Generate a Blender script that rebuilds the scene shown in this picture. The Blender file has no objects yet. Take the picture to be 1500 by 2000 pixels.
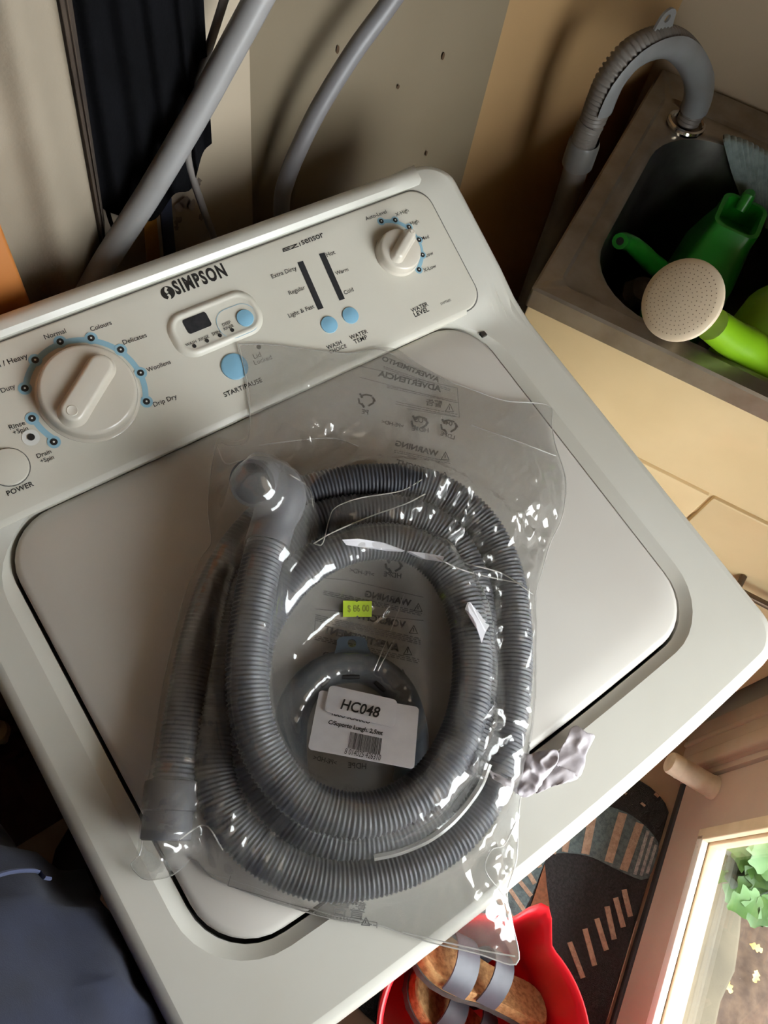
import bpy, bmesh, math, random
import numpy as np
from mathutils import Vector, Matrix, noise as mnoise
random.seed(7); RNG = np.random.default_rng(11)
scene = bpy.context.scene
COL = scene.collection

# ------------------------------------------------------------------ camera
CAMP = np.array([-0.17255631, 0.00207163, 1.54])
CX = np.array([0.81582808, -0.56249465, 0.13425465])      # image right
CY = np.array([-0.44978539, -0.76311656, -0.46405411])    # image down
CZ = np.array([0.3634799, 0.3182026, -0.8755738])         # view direction
FPX = 1500.0
cd = bpy.data.cameras.new('camera'); cam = bpy.data.objects.new('camera', cd); COL.objects.link(cam)
cd.sensor_fit = 'VERTICAL'; cd.sensor_height = 36.0; cd.lens = FPX / 2000.0 * 36.0
cd.clip_start = 0.02; cd.clip_end = 60
cam.matrix_world = Matrix(((CX[0], -CY[0], -CZ[0], CAMP[0]), (CX[1], -CY[1], -CZ[1], CAMP[1]),
                           (CX[2], -CY[2], -CZ[2], CAMP[2]), (0, 0, 0, 1)))
scene.camera = cam

# ------------------------------------------------------------------ light
EXPOSURE = 0.0
vs = scene.view_settings
vs.view_transform = 'Standard'; vs.look = 'None'; vs.gamma = 1.0; vs.use_curve_mapping = False
vs.exposure = EXPOSURE
w = bpy.data.worlds.new('overcast_sky'); scene.world = w; w.use_nodes = True
bg = w.node_tree.nodes['Background']; bg.inputs[0].default_value = (0.93, 0.965, 1.0, 1); bg.inputs[1].default_value = 14.8
cy = scene.cycles
cy.max_bounces = 10; cy.diffuse_bounces = 5; cy.glossy_bounces = 4; cy.transmission_bounces = 6
cy.transparent_max_bounces = 24; cy.caustics_reflective = False; cy.caustics_refractive = False
cy.sample_clamp_indirect = 6.0

# room axes: the sink, its wall and the outside door stand 28 degrees off the washer
RA = math.radians(28.0)
R1 = np.array([math.cos(RA), math.sin(RA), 0]); R2 = np.array([-math.sin(RA), math.cos(RA), 0])
def AB(a, b, z=0.0): return R1 * a + R2 * b + np.array([0, 0, z])
RROT = RA

# ------------------------------------------------------------------ helpers
def ray(px, py):
    return CX * (px - 750.0) + CY * (py - 1000.0) + CZ * FPX
def hit(p, pt, n):
    d = ray(*p); n = np.asarray(n, float); t = ((np.asarray(pt, float) - CAMP) @ n) / (d @ n)
    return CAMP + d * t
def onz(p, z): return hit(p, (0, 0, z), (0, 0, 1))
def ony(p, y): return hit(p, (0, y, 0), (0, 1, 0))
TILT = math.radians(5.0); ZL = 0.90; TT = math.tan(TILT)
LN = np.array([0, -math.sin(TILT), math.cos(TILT)])
def lidz(y): return ZL + TT * y
def onlid(p, dz=0.0): return hit(p, (0, 0, ZL + dz), LN)

def lin(c):
    c = c / 255.0
    return c / 12.92 if c <= 0.04045 else ((c + 0.055) / 1.055) ** 2.4
def rgb(r, g, b): return (lin(r), lin(g), lin(b), 1.0)

def new_mat(name):
    m = bpy.data.materials.new(name); m.use_nodes = True
    return m, m.node_tree, m.node_tree.nodes['Principled BSDF']
def mat(name, col, rough=0.5, metal=0.0, col2=None, nscale=20.0, bump=0.0, bscale=200.0, spec=0.5, detail=4.0, lo=0.4, hi=0.65, coat=0.0, sheen=0.0, wave=None):
    m, nt, b = new_mat(name)
    b.inputs['Base Color'].default_value = rgb(*col)
    b.inputs['Roughness'].default_value = rough; b.inputs['Metallic'].default_value = metal
    b.inputs['Specular IOR Level'].default_value = spec
    if coat: b.inputs['Coat Weight'].default_value = coat
    if sheen: b.inputs['Sheen Weight'].default_value = sheen
    tc = nt.nodes.new('ShaderNodeTexCoord')
    if col2 is not None:
        n = nt.nodes.new('ShaderNodeTexNoise'); n.inputs['Scale'].default_value = nscale; n.inputs['Detail'].default_value = detail
        r = nt.nodes.new('ShaderNodeValToRGB'); r.color_ramp.elements[0].position = lo; r.color_ramp.elements[1].position = hi
        r.color_ramp.elements[0].color = rgb(*col); r.color_ramp.elements[1].color = rgb(*col2)
        nt.links.new(tc.outputs['Object'], n.inputs['Vector']); nt.links.new(n.outputs['Fac'], r.inputs['Fac'])
        nt.links.new(r.outputs['Color'], b.inputs['Base Color'])
    if bump:
        n2 = nt.nodes.new('ShaderNodeTexNoise'); n2.inputs['Scale'].default_value = bscale; n2.inputs['Detail'].default_value = 3
        bp = nt.nodes.new('ShaderNodeBump'); bp.inputs['Strength'].default_value = bump; bp.inputs['Distance'].default_value = 0.002
        nt.links.new(tc.outputs['Object'], n2.inputs['Vector']); nt.links.new(n2.outputs['Fac'], bp.inputs['Height'])
        nt.links.new(bp.outputs['Normal'], b.inputs['Normal'])
    return m

def schlick(nt, f0, normal=None, gain=1.0):
    """two-sided mirror share for thin films and panes"""
    lw = nt.nodes.new('ShaderNodeLayerWeight'); lw.inputs[0].default_value = .5
    if normal is not None: nt.links.new(normal, lw.inputs['Normal'])
    p = nt.nodes.new('ShaderNodeMath'); p.operation = 'POWER'; p.inputs[1].default_value = 5.0; nt.links.new(lw.outputs['Facing'], p.inputs[0])
    m = nt.nodes.new('ShaderNodeMath'); m.operation = 'MULTIPLY_ADD'; m.inputs[1].default_value = (1 - f0) * gain; m.inputs[2].default_value = f0 * gain; m.use_clamp = True
    nt.links.new(p.outputs[0], m.inputs[0]); return m.outputs[0]
def mesh_obj(name, verts, faces, material, parent=None, smooth=True, autosmooth=None):
    me = bpy.data.meshes.new(name)
    me.from_pydata([tuple(map(float, v)) for v in verts], [], [tuple(int(i) for i in f) for f in faces])
    me.validate(); me.update()
    if material is not None: me.materials.append(material)
    o = bpy.data.objects.new(name, me); COL.objects.link(o)
    if smooth:
        for p in me.polygons: p.use_smooth = True
        if autosmooth is not None:
            me.set_sharp_from_angle(angle=math.radians(autosmooth))
    setpar(o, parent)
    return o
ELOC = {}
def setpar(o, parent):
    if parent is None: return
    o.parent = parent
    o.matrix_parent_inverse = Matrix.Translation(-Vector(ELOC.get(parent.name, (0, 0, 0))))
def tag(o, label=None, cat=None, group=None, kind=None):
    if label: o['label'] = label
    if cat: o['category'] = cat
    if group: o['group'] = group
    if kind: o['kind'] = kind
    return o
def thing(name, loc, label, cat, group=None):
    o = bpy.data.objects.new(name, None); COL.objects.link(o)
    o.location = tuple(map(float, loc)); o.empty_display_size = 0.05
    ELOC[o.name] = tuple(map(float, loc))
    return tag(o, label, cat, group)

class MB:
    """collects geometry for one mesh"""
    def __init__(s): s.v = []; s.f = []
    def add(s, verts, faces):
        k = len(s.v); s.v.extend(np.asarray(v, float) for v in verts); s.f.extend(tuple(i + k for i in f) for f in faces)
        return s
    def build(s, name, material, parent=None, smooth=True, autosmooth=35): return mesh_obj(name, s.v, s.f, material, parent, smooth, autosmooth)
    def loops(s, loops, cap0=False, cap1=False, closed=True):
        n = len(loops[0]); k = len(s.v)
        for L in loops: s.v.extend(np.asarray(p, float) for p in L)
        m = n if closed else n - 1
        for i in range(len(loops) - 1):
            for j in range(m):
                a = k + i * n + j; b = k + i * n + (j + 1) % n
                s.f.append((a, b, b + n, a + n))
        if cap0: s.f.append(tuple(k + j for j in range(n))[::-1])
        if cap1: s.f.append(tuple(k + (len(loops) - 1) * n + j for j in range(n)))
        return s
    def box(s, c, ax, ay, az, bevel=0.0):
        """box from centre and three half-axis vectors, with optional bevel"""
        c, ax, ay, az = (np.asarray(q, float) for q in (c, ax, ay, az))
        if bevel <= 0:
            P = [c + i * ax + j * ay + k * az for k in (-1, 1) for (i, j) in ((-1, -1), (1, -1), (1, 1), (-1, 1))]
            return s.add(P, [(3, 2, 1, 0), (4, 5, 6, 7), (0, 1, 5, 4), (1, 2, 6, 5), (2, 3, 7, 6), (3, 0, 4, 7)])
        la, lb, lc = (np.linalg.norm(q) for q in (ax, ay, az)); ua, ub, uc = ax / la, ay / lb, az / lc
        e = min(bevel, la * .95, lb * .95, lc * .95)
        def lp(ins, z):
            return [c + ua * p[0] + ub * p[1] + uc * z for p in rrect(-la + ins, la - ins, -lb + ins, lb - ins, max(e - ins, 1e-4), 3)]
        L = [lp(e, -lc), lp(e * .3, -lc + e * .3), lp(0, -lc + e), lp(0, lc - e), lp(e * .3, lc - e * .3), lp(e, lc)]
        return s.loops(L, True, True)
    def tube(s, pts, rad, n=12, cap=True, squash=None):
        pts = [np.asarray(p, float) for p in pts]; k = len(pts)
        rad = [rad] * k if np.isscalar(rad) else list(rad)
        T = [(pts[min(i + 1, k - 1)] - pts[max(i - 1, 0)]) for i in range(k)]
        T = [t / (np.linalg.norm(t) + 1e-12) for t in T]
        up = np.array([0, 0, 1.0]) if abs(T[0][2]) < 0.9 else np.array([1.0, 0, 0])
        N = up - T[0] * (up @ T[0]); N /= np.linalg.norm(N)
        L = []
        for i in range(k):
            N = N - T[i] * (N @ T[i]); N /= (np.linalg.norm(N) + 1e-12); B = np.cross(T[i], N)
            L.append([pts[i] + (N * math.cos(a) + B * math.sin(a)) * rad[i] for a in np.linspace(0, 2 * math.pi, n, endpoint=False)])
        return s.loops(L, cap, cap)
    def lathe(s, c, axis, prof, n=32, cap0=False, cap1=False):
        """prof = [(radius, height)...] about axis"""
        c = np.asarray(c, float); axis = np.asarray(axis, float); axis = axis / np.linalg.norm(axis)
        u = np.cross(axis, [0, 0, 1.0]);
        if np.linalg.norm(u) < 1e-3: u = np.array([1.0, 0, 0])
        u /= np.linalg.norm(u); v = np.cross(axis, u)
        L = [[c + axis * h + (u * math.cos(a) + v * math.sin(a)) * max(r, 1e-5) for a in np.linspace(0, 2 * math.pi, n, endpoint=False)] for r, h in prof]
        return s.loops(L, cap0, cap1)

def rrect(x0, x1, y0, y1, r, k=6, m=0):
    """rounded rectangle loop, counter-clockwise, m extra points along each side"""
    out = []
    cs = [(x1 - r, y0 + r, -90), (x1 - r, y1 - r, 0), (x0 + r, y1 - r, 90), (x0 + r, y0 + r, 180)]
    for q, (cx_, cy_, a0) in enumerate(cs):
        arc = [(cx_ + r * math.cos(math.radians(a0 + 90 * i / k)), cy_ + r * math.sin(math.radians(a0 + 90 * i / k))) for i in range(k + 1)]
        out += arc
        nx, ny, na = cs[(q + 1) % 4]
        st = (nx + r * math.cos(math.radians(na)), ny + r * math.sin(math.radians(na)))
        for i in range(1, m + 1):
            t = i / (m + 1); out.append((arc[-1][0] * (1 - t) + st[0] * t, arc[-1][1] * (1 - t) + st[1] * t))
    return out

def crom(pts, n):
    """Catmull-Rom through pts resampled to n equal arc steps"""
    P = np.asarray(pts, float); P = np.vstack([2 * P[0] - P[1], P, 2 * P[-1] - P[-2]]); out = []
    for i in range(1, len(P) - 2):
        for t in np.linspace(0, 1, 24, endpoint=False):
            p0, p1, p2, p3 = P[i - 1], P[i], P[i + 1], P[i + 2]
            out.append(0.5 * (2 * p1 + (p2 - p0) * t + (2 * p0 - 5 * p1 + 4 * p2 - p3) * t * t + (3 * p1 - p0 - 3 * p2 + p3) * t ** 3))
    out.append(P[-2]); out = np.array(out)
    d = np.r_[0, np.cumsum(np.linalg.norm(np.diff(out, axis=0), axis=1))]
    s = np.linspace(0, d[-1], n)
    return np.stack([np.interp(s, d, out[:, i]) for i in range(out.shape[1])], 1)

_FONTCACHE = {}
def text_mesh(txt, bold=0.0, spacing=1.0, shear=0.0):
    key = (txt, bold, spacing, shear)
    if key in _FONTCACHE: return _FONTCACHE[key]
    cu = bpy.data.curves.new('t', 'FONT'); cu.body = txt; cu.size = 1.0; cu.offset = bold; cu.space_character = spacing; cu.shear = shear
    cu.resolution_u = 3
    o = bpy.data.objects.new('t', cu); COL.objects.link(o)
    dg = bpy.context.evaluated_depsgraph_get(); dg.update()
    me = bpy.data.meshes.new_from_object(o.evaluated_get(dg))
    V = np.array([v.co[:2] for v in me.vertices]); F = [tuple(p.vertices) for p in me.polygons]
    bpy.data.objects.remove(o); bpy.data.curves.remove(cu); bpy.data.meshes.remove(me)
    _FONTCACHE[key] = (V, F); return V, F

# value noise on arrays
_LAT = RNG.random((64, 64, 4))
def vnoise(x, y, ch=0):
    xi = np.floor(x).astype(int); yi = np.floor(y).astype(int); fx = x - xi; fy = y - yi
    fx = fx * fx * (3 - 2 * fx); fy = fy * fy * (3 - 2 * fy); L = _LAT[..., ch]
    a = L[xi % 64, yi % 64]; b = L[(xi + 1) % 64, yi % 64]; c = L[xi % 64, (yi + 1) % 64]; d = L[(xi + 1) % 64, (yi + 1) % 64]
    return (a * (1 - fx) + b * fx) * (1 - fy) + (c * (1 - fx) + d * fx) * fy

# ================================================================== the room
m_wall_shaded = mat('wall_paint_shaded', (122, 110, 90), 0.75, col2=(108, 94, 72), nscale=3.0, bump=0.06, bscale=90, lo=.3, hi=.8)  # back wall's shade put into the colour, an olive darker than the cream
m_wall_bounce = mat('wall_paint_bounce', (164, 130, 88), 0.75, col2=(150, 120, 82), nscale=4.0, bump=0.06, bscale=90, lo=.3, hi=.8)  # lighter brown stands in for warm bounce light on this stretch of wall
m_wall_tan = mat('wall_paint_tan', (158, 140, 116), 0.6, col2=(148, 130, 106), nscale=5.0, bump=0.05, bscale=80, lo=.3, hi=.8)
m_wall_cream = mat('wall_paint_cream', (172, 158, 138), 0.7, col2=(162, 147, 126), nscale=5.0, bump=0.05, bscale=80, lo=.3, hi=.8)
m_wall_dark = mat('wall_low_bounce', (96, 72, 52), 0.6, col2=(84, 62, 44), nscale=4.0, bump=0.04)  # unseen side walls coloured dark brown to cut bounced light
m_floor = mat('vinyl_floor_tan', (158, 132, 106), 0.45, col2=(146, 120, 96), nscale=9.0)
m_ceil = mat('ceiling_low_bounce', (140, 124, 102), 0.8, col2=(132, 116, 95), nscale=6)  # unseen ceiling, tan darkened to send less light back down

def wall_panel(name, p0, p1, z0, z1, material, thick=0.06, flip=1):
    """a wall slab; the room face runs p0-p1 and the thickness goes to the left of that direction (times flip)"""
    p0 = np.array([p0[0], p0[1], 0.]); p1 = np.array([p1[0], p1[1], 0.])
    d = p1 - p0; L = np.linalg.norm(d); d /= L; n = np.array([-d[1], d[0], 0]) * flip
    mb = MB(); mb.box((p0 + p1) / 2 + n * thick / 2 + np.array([0, 0, (z0 + z1) / 2]), d * L / 2, n * thick / 2, np.array([0, 0, (z1 - z0) / 2]))
    return tag(mb.build(name, material, None, smooth=False), kind='structure')
V1 = (0.188, 0.645); V2 = (0.527, 0.647); V3 = tuple(AB(1.10, 0.166)[:2])
BDOOR = -0.534; AB_ = lambda a, b: tuple(AB(a, b)[:2])
wall_panel('wall_back', V2, V1, 0, 2.4, m_wall_shaded, flip=-1)
wall_panel('wall_back_right', V3, V2, 0, 2.4, m_wall_bounce, flip=-1)
wall_panel('wall_left_back', V1, (-1.92, 0.56), 0, 2.4, m_wall_cream, flip=-1)
wall_panel('wall_left', AB_(-1.42, 1.40), AB_(-1.42, BDOOR - .08), 0, 2.4, m_wall_dark, flip=-1)
wall_panel('wall_right', V3, AB_(1.10, BDOOR - .08), 0, 2.4, m_wall_tan, flip=1)
fl = MB(); fl.box(AB(-.16, .43, -.05), R1 * 1.36, R2 * .99, np.array([0, 0, .05]))
tag(fl.build('floor', m_floor, None, smooth=False), kind='structure')
ce = MB(); ce.box(AB(-.16, .43, 2.43), R1 * 1.4, R2 * 1.1, np.array([0, 0, .03]))
tag(ce.build('ceiling', m_ceil, None, smooth=False), kind='structure')
# front wall with the glazed door and a window beside it
A_H = 0.435; A_L = -0.385            # door leaf edges along the wall
wall_panel('wall_front', AB_(1.10, BDOOR), AB_(A_H + .03, BDOOR), 0, 2.4, m_wall_cream, .08, flip=1)
wall_panel('wall_front_over_door', AB_(A_H + .03, BDOOR), AB_(A_L - .03, BDOOR), 2.07, 2.4, m_wall_cream, .08, flip=1)
wall_panel('wall_front_left', AB_(A_L - .03, BDOOR), AB_(-1.48, BDOOR), 0, 2.4, m_wall_dark, .08, flip=1)

ev = MB(); ev.box(AB(-.3, BDOOR - .75, 2.52), R1 * 2.2, R2 * .72, np.array([0, 0, .03])); tag(ev.build('added_shade_slab', m_ceil, None, smooth=False), kind='structure')  # unseen roof slab added to shade the ground outside the door

# ================================================================== washing machine
m_white = mat('white_enamel', (216, 214, 205), 0.32, col2=(208, 205, 194), nscale=7.0, bump=0.012, bscale=320, coat=.15, lo=.35, hi=.75)
m_lid = mat('lid_white_plastic', (212, 208, 201), 0.36, col2=(205, 199, 190), nscale=5.0, bump=0.012, bscale=320, lo=.35, hi=.75)
m_cons = mat('console_plastic', (214, 210, 198), 0.38, col2=(207, 202, 188), nscale=8.0, bump=0.02, bscale=500, lo=.35, hi=.75)
m_dark = mat('dark_gap', (16, 15, 14), 0.6)
m_ink = mat('black_print', (38, 36, 34), 0.5)
m_ink2 = mat('grey_print', (105, 103, 98), 0.5)
m_blue = mat('pale_blue_print', (146, 186, 204), 0.45)
m_bluebtn = mat('blue_button_plastic', (134, 182, 208), 0.3)
m_lens = mat('dark_lens', (52, 52, 54), 0.18)
m_ledw = mat('white_led', (225, 225, 220), 0.3)
m_display = mat('display_window', (44, 44, 46), 0.22, col2=(58, 58, 60), nscale=120)

WX0, WX1, WY0, WY1 = -0.262, 0.356, -0.078, 0.530
LX0, LX1, LY0, LY1 = -0.213, 0.2905, -0.004, 0.3735
YC = 0.372; CT = math.radians(22.0); ZC = lidz(YC) + 0.010
CN = np.array([0, -math.sin(CT), math.cos(CT)]); CE = np.array([0, math.cos(CT), math.sin(CT)])
def oncons(p, dz=0.0): return hit(p, np.array([0, YC, ZC]) + CN * dz, CN)
def ztop(y):
    """height of the top frame along the depth"""
    a, b = YC - 0.016, YC + 0.004
    zc = ZC + (y - YC) * math.tan(CT)
    if y <= a: return lidz(y)
    if y >= b:
        yk = 0.502
        return zc if y <= yk else ZC + (yk - YC) * math.tan(CT) + (y - yk) * math.tan(math.radians(8))
    t = (y - a) / (b - a); t = t * t * (3 - 2 * t)
    return lidz(y) * (1 - t) + zc * t
def bow(x, y):
    k = max(0.0, min(1.0, (0.25 - y) / 0.25))
    return y - 0.011 * k * (1 - ((x - 0.04) / 0.30) ** 2)
def wl(pts, dz): return [(x, bow(x, y), ztop(y) + dz) for x, y in pts]
washer = thing('washing_machine', (0.047, 0.22, 0), 'white top-loading washing machine with round program dial and blue-marked console', 'washing machine')
def wrr(ins, r, x=(WX0, WX1), y=(WY0, WY1)): return rrect(x[0] + ins, x[1] - ins, y[0] + ins, y[1] - ins, r, 8, 16)
LXR, LYR = (LX0, LX1), (LY0, LY1)
mb = MB()
def frame_z(pts, dz):
    return wl(pts, dz)
# frame outside skirt, rolled edge, then strips towards the lid opening (densified so it follows ztop)
L = [frame_z(wrr(.010, .03), -.075), frame_z(wrr(.004, .032), -.052), frame_z(wrr(0, .034), -.045), frame_z(wrr(0, .034), -.012), frame_z(wrr(.002, .033), -.005), frame_z(wrr(.006, .030), -.0012), frame_z(wrr(.011, .027), 0)]
mb.loops(L)
# flat top as a grid with the lid opening cut out
def strip(outer, inner, dzo, dzi, k=1):
    A = np.array(outer); B = np.array(inner)
    mb.loops([[(q[0], bow(q[0], q[1]), ztop(q[1]) + dzo * (1 - t) + dzi * t) for q in A * (1 - t) + B * t] for t in np.linspace(0, 1, k + 1)])
o1 = wrr(.011, .027); i1 = rrect(LX0 - .014, LX1 + .014, LY0 - .013, LY1 - .002, .060, 8, 16)
strip(o1, i1, 0, 0, 14)
i2 = rrect(LX0 - .003, LX1 + .003, LY0 - .003, LY1 + .003, .050, 8, 16)
def lp2(pts, dz): return [(x, bow(x, y), lidz(y) + dz) for x, y in pts]
mb.loops([wl(i1, 0), lp2(i2, -.006), lp2(i2, -.03)])
mb.build('top_frame', m_white, washer, autosmooth=40)
# well under the lid (dark gap all round)
mb = MB(); mb.loops([lp2(rrect(LX0 - .004, LX1 + .004, LY0 - .004, LY1 + .004, .05, 8, 16), -.024)], cap1=True); mb.build('lid_well', m_dark, washer)
# lid
mb = MB()
def lidl(ins, dz, crown=0): return [(x, bow(x, y), lidz(y) + dz) for x, y in rrect(LX0 + ins, LX1 - ins, LY0 + ins, LY1 - ins, max(.048 - ins, .01), 8, 16)]
mb.loops([lidl(.002, -.02), lidl(.0, -.006), lidl(.0006, -.003), lidl(.002, -.0012), lidl(.006, 0.0002), lidl(.03, .0012), lidl(.08, .002), lidl(.15, .0024)], False, True)
mb.build('lid', m_lid, washer, autosmooth=40)
# cabinet body
mb = MB()
def bl(ins, z): return [(x, y, z) for x, y in rrect(WX0 + .012 + ins, WX1 - .012 - ins, WY0 + .014 + ins, WY1 - .014 - ins, .03, 6)]
mb.loops([bl(.01, .02), bl(0, .03), bl(0, .845)], True, False)
mb.loops([bl(0, .845)], False, True)
mb.build('cabinet', m_white, washer, autosmooth=40)
for (fx, fy) in ((-.2, 0), (.3, 0), (-.2, .46), (.3, .46)):
    f = MB(); f.lathe((fx, fy, 0), (0, 0, 1), [(.018, 0), (.02, .004), (.016, .012), (.01, .024)], 16, True, True); f.build('foot', m_dark, washer)

# console panel, slightly proud of the frame with a groove round it
def cpt(x, v, dz=0.0): return np.array([x, YC, ZC]) + CE * v + CN * dz
CXR = 0.3105
def cl(ins, dz, r=.022):
    P = rrect(WX0 + .016 + ins, CXR - ins, 0.000 + ins, .1385 - ins, r, 8, 10); return [cpt(x, v, dz) for x, v in P]
mb = MB(); mb.loops([cl(-.0012, -.004), cl(-.0012, .0002)], False, False); mb.loops([cl(-.0012, .0002), cl(.0, .0003)]); mb.build('console_groove', m_ink2, washer)
mb = MB()
mb.loops([cl(0.0, -.002), cl(0.0, .0006), cl(.0006, .0013), cl(.0016, .0016), cl(.01, .0016)], False, True)
console = mb.build('console', m_cons, washer, autosmooth=40)
# overhanging front lip of the console
mb = MB(); xs = np.linspace(LX0 - .012, CXR - .024, 24)
prof = [(.006, .0016), (.000, .0014), (-.0035, -.001), (-.0045, -.005), (-.003, -.011), (.002, -.013)]
mb.loops([[cpt(x, a, b) for x in xs] for a, b in prof], closed=False); mb.build('console_lip', m_cons, washer)
# rounded back ridge
mb = MB(); xs = np.linspace(WX0 + .012, CXR + .004, 20)
prof = [(.141, -.001), (.1415, .002), (.146, .0052), (.153, .005), (.160, .000), (.163, -.006)]
tp_ = lambda x: min(1.0, max(0.0, (CXR + .004 - x) / .03))
mb.loops([[cpt(x, a, b * tp_(x) - .0015 * (1 - tp_(x))) for x in xs] for a, b in prof], closed=False); mb.build('back_ridge', m_white, washer)
# hinge stop beside the lid
hp = onlid((938, 656)); mb = MB(); mb.box(hp + np.array([.004, 0, 0.000]), (.0032, 0, 0), (0, .0028, 0), (0, 0, .0012)); mb.build('hinge_stop', m_lens, washer, smooth=False)

# --- print on the console
def letters(parent, txt, pl, pr, on, material, bold=0.0, ys=1.0, dz=.0019, name='lettering', mirror=False, spacing=1.0, height=None):
    V, F = text_mesh(txt, bold, spacing)
    A = on(pl, dz); B = on(pr, dz)
    e = B - A; wd = np.linalg.norm(e); e /= wd
    n = CN if on is oncons else LN
    u = np.cross(n, e); u /= np.linalg.norm(u)
    x0, x1 = V[:, 0].min(), V[:, 0].max(); s = wd / (x1 - x0)
    if height: ys = height / (s * 0.7)
    P = [A + e * ((v[0] - x0) * s) + u * (v[1] * s * ys) for v in V]
    return mesh_obj(name, P, F, material, parent, smooth=False)
def c4(x, y): return (x / 2.8846, 500 + y / 2.8846)
def c5(x, y): return (480 + x / 3.2609, 380 + y / 3.2609)
T4 = [('Normal', (255, 470), (375, 432)), ('Colours', (515, 425), (632, 385)), ('Delicates', (698, 500), (830, 455)), ('Woollens', (833, 655), (965, 605)),
      ('Drip Dry', (870, 850), (1000, 800)), ('Normal / Heavy', (-130, 672), (160, 573)), ('Duty', (12, 772), (90, 743)), ('Rinse', (58, 980), (145, 950)), ('+Spin', (78, 1008), (162, 980)),
      ('Drain', (213, 1140), (292, 1110)), ('+Spin', (232, 1168), (307, 1142))]
for t, a, b in T4: letters(console, t, c4(*a), c4(*b), oncons, m_ink, bold=.006)
letters(console, 'POWER', c4(45, 1352), c4(193, 1293), oncons, m_ink, bold=.018, spacing=1.06)
letters(console, 'START/PAUSE', c4(1268, 795), c4(1480, 708), oncons, m_ink, bold=.018, spacing=1.06)
T5 = [('Auto-Level', (768, 165), (900, 118)), ('X-High', (960, 140), (1040, 108)), ('High', (1055, 197), (1105, 178)), ('Med', (1125, 292), (1170, 276)), ('Low', (1150, 400), (1197, 380)), ('X-Low', (1138, 495), (1215, 462)),
      ('Hot', (520, 398), (573, 377)), ('Warm', (577, 515), (657, 485)), ('Cold', (632, 638), (690, 614)), ('Extra Dirty', (170, 535), (328, 478)), ('Regular', (280, 640), (382, 600)), ('Light & Fast', (278, 785), (440, 722))]
for t, a, b in T5: letters(console, t, c5(*a), c5(*b), oncons, m_ink, bold=.004)
for t, a, b in [('WATER', (1060, 752), (1165, 706)), ('LEVEL', (1080, 780), (1170, 741)), ('WATER', (668, 925), (780, 880)), ('TEMP', (695, 952), (778, 918)), ('WASH', (522, 988), (615, 951)), ('CHOICE', (538, 1015), (645, 972))]:
    letters(console, t, c5(*a), c5(*b), oncons, m_ink, bold=.014, spacing=1.05)
letters(console, 'SWT605', c5(1245, 705), c5(1310, 677), oncons, m_ink2)
letters(console, 'sensor', c5(362, 320), c5(500, 268), oncons, m_ink, bold=.012)
letters(console, 'SIMPSON', c4(997, 216), c4(1284, 108), oncons, m_ink, bold=.042, height=.0125, spacing=1.20)
letters(console, 'Lid', (497, 701), (511, 696), oncons, m_ink2); letters(console, 'Locked', (498, 713), (532, 701), oncons, m_ink2)
# the EZI letters are drawn as strokes
def stroke(parent, pts, wid, material, name='lettering', on=oncons, dz=.0019):
    mbs = MB(); W = [on(p, dz) for p in pts]; n = CN if on is oncons else LN
    for a, b in zip(W[:-1], W[1:]):
        d = b - a; l = np.linalg.norm(d); d /= l; s_ = np.cross(n, d) * wid / 2
        mbs.add([a - d * wid * .4 - s_, b + d * wid * .4 - s_, b + d * wid * .4 + s_, a - d * wid * .4 + s_], [(0, 1, 2, 3)])
    return mbs.build(name, material, parent, smooth=False)
stroke(console, [c5(278, 331), c5(236, 347), c5(240, 364), c5(285, 348)], .0008, m_ink); stroke(console, [c5(237, 355), c5(281, 340)], .0008, m_ink)
stroke(console, [c5(284, 329), c5(326, 314), c5(292, 345), c5(336, 330)], .0008, m_ink); stroke(console, [c5(341, 308), c5(349, 326)], .0010, m_ink)
def disc(parent, p, r, material, name, dz=.0019, h=0.0, dome=0.0, n=28, on=oncons):
    c_ = on(p, 0) if not isinstance(p, np.ndarray) else p
    nn = CN if on is oncons else LN
    mbs = MB()
    if h <= 0: mbs.lathe(c_, nn, [(r, dz)], n, False, True)
    else: mbs.lathe(c_, nn, [(r, 0), (r, dz + h * .7), (r * .96, dz + h * .92), (r * .85, dz + h), (r * .5, dz + h + dome * .7), (.0005, dz + h + dome)], n, False, True)
    return mbs.build(name, material, parent)
def pxr(p, k, on=oncons):
    """world radius of a k pixel radius at p"""
    d = np.linalg.norm(on(p, 0) - CAMP); return k * d / FPX
# logo roundel left of the brand name
lc = c4(945, 212); rr_ = pxr(lc, 12.6); disc(console, lc, rr_, m_ink, 'logo_roundel')
def cdir(c_, ang, r): return c_ + (np.array([1.0, 0, 0]) * math.cos(ang) + CE * math.sin(ang)) * r
cc = oncons(lc, .0023)
for sgn in (1, -1):
    pts = [cdir(cc, math.radians(a), rr_ * q) * 1.0 for a, q in ((75, .95), (100, .5), (60, .12))] if sgn > 0 else [cdir(cc, math.radians(a), rr_ * q) for a, q in ((255, .95), (280, .5), (240, .12))]
    pts = crom(pts, 8); mbs = MB(); L0 = []; L1 = []
    for i, q in enumerate(pts):
        d = pts[min(i + 1, 7)] - pts[max(i - 1, 0)]; d /= np.linalg.norm(d); s_ = np.cross(CN, d) * rr_ * (.17 if i > 1 else .2)
        L0.append(q - s_); L1.append(q + s_)
    mbs.loops([L0, L1], closed=False); mbs.build('logo_stroke', m_cons, console, smooth=False)
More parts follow.
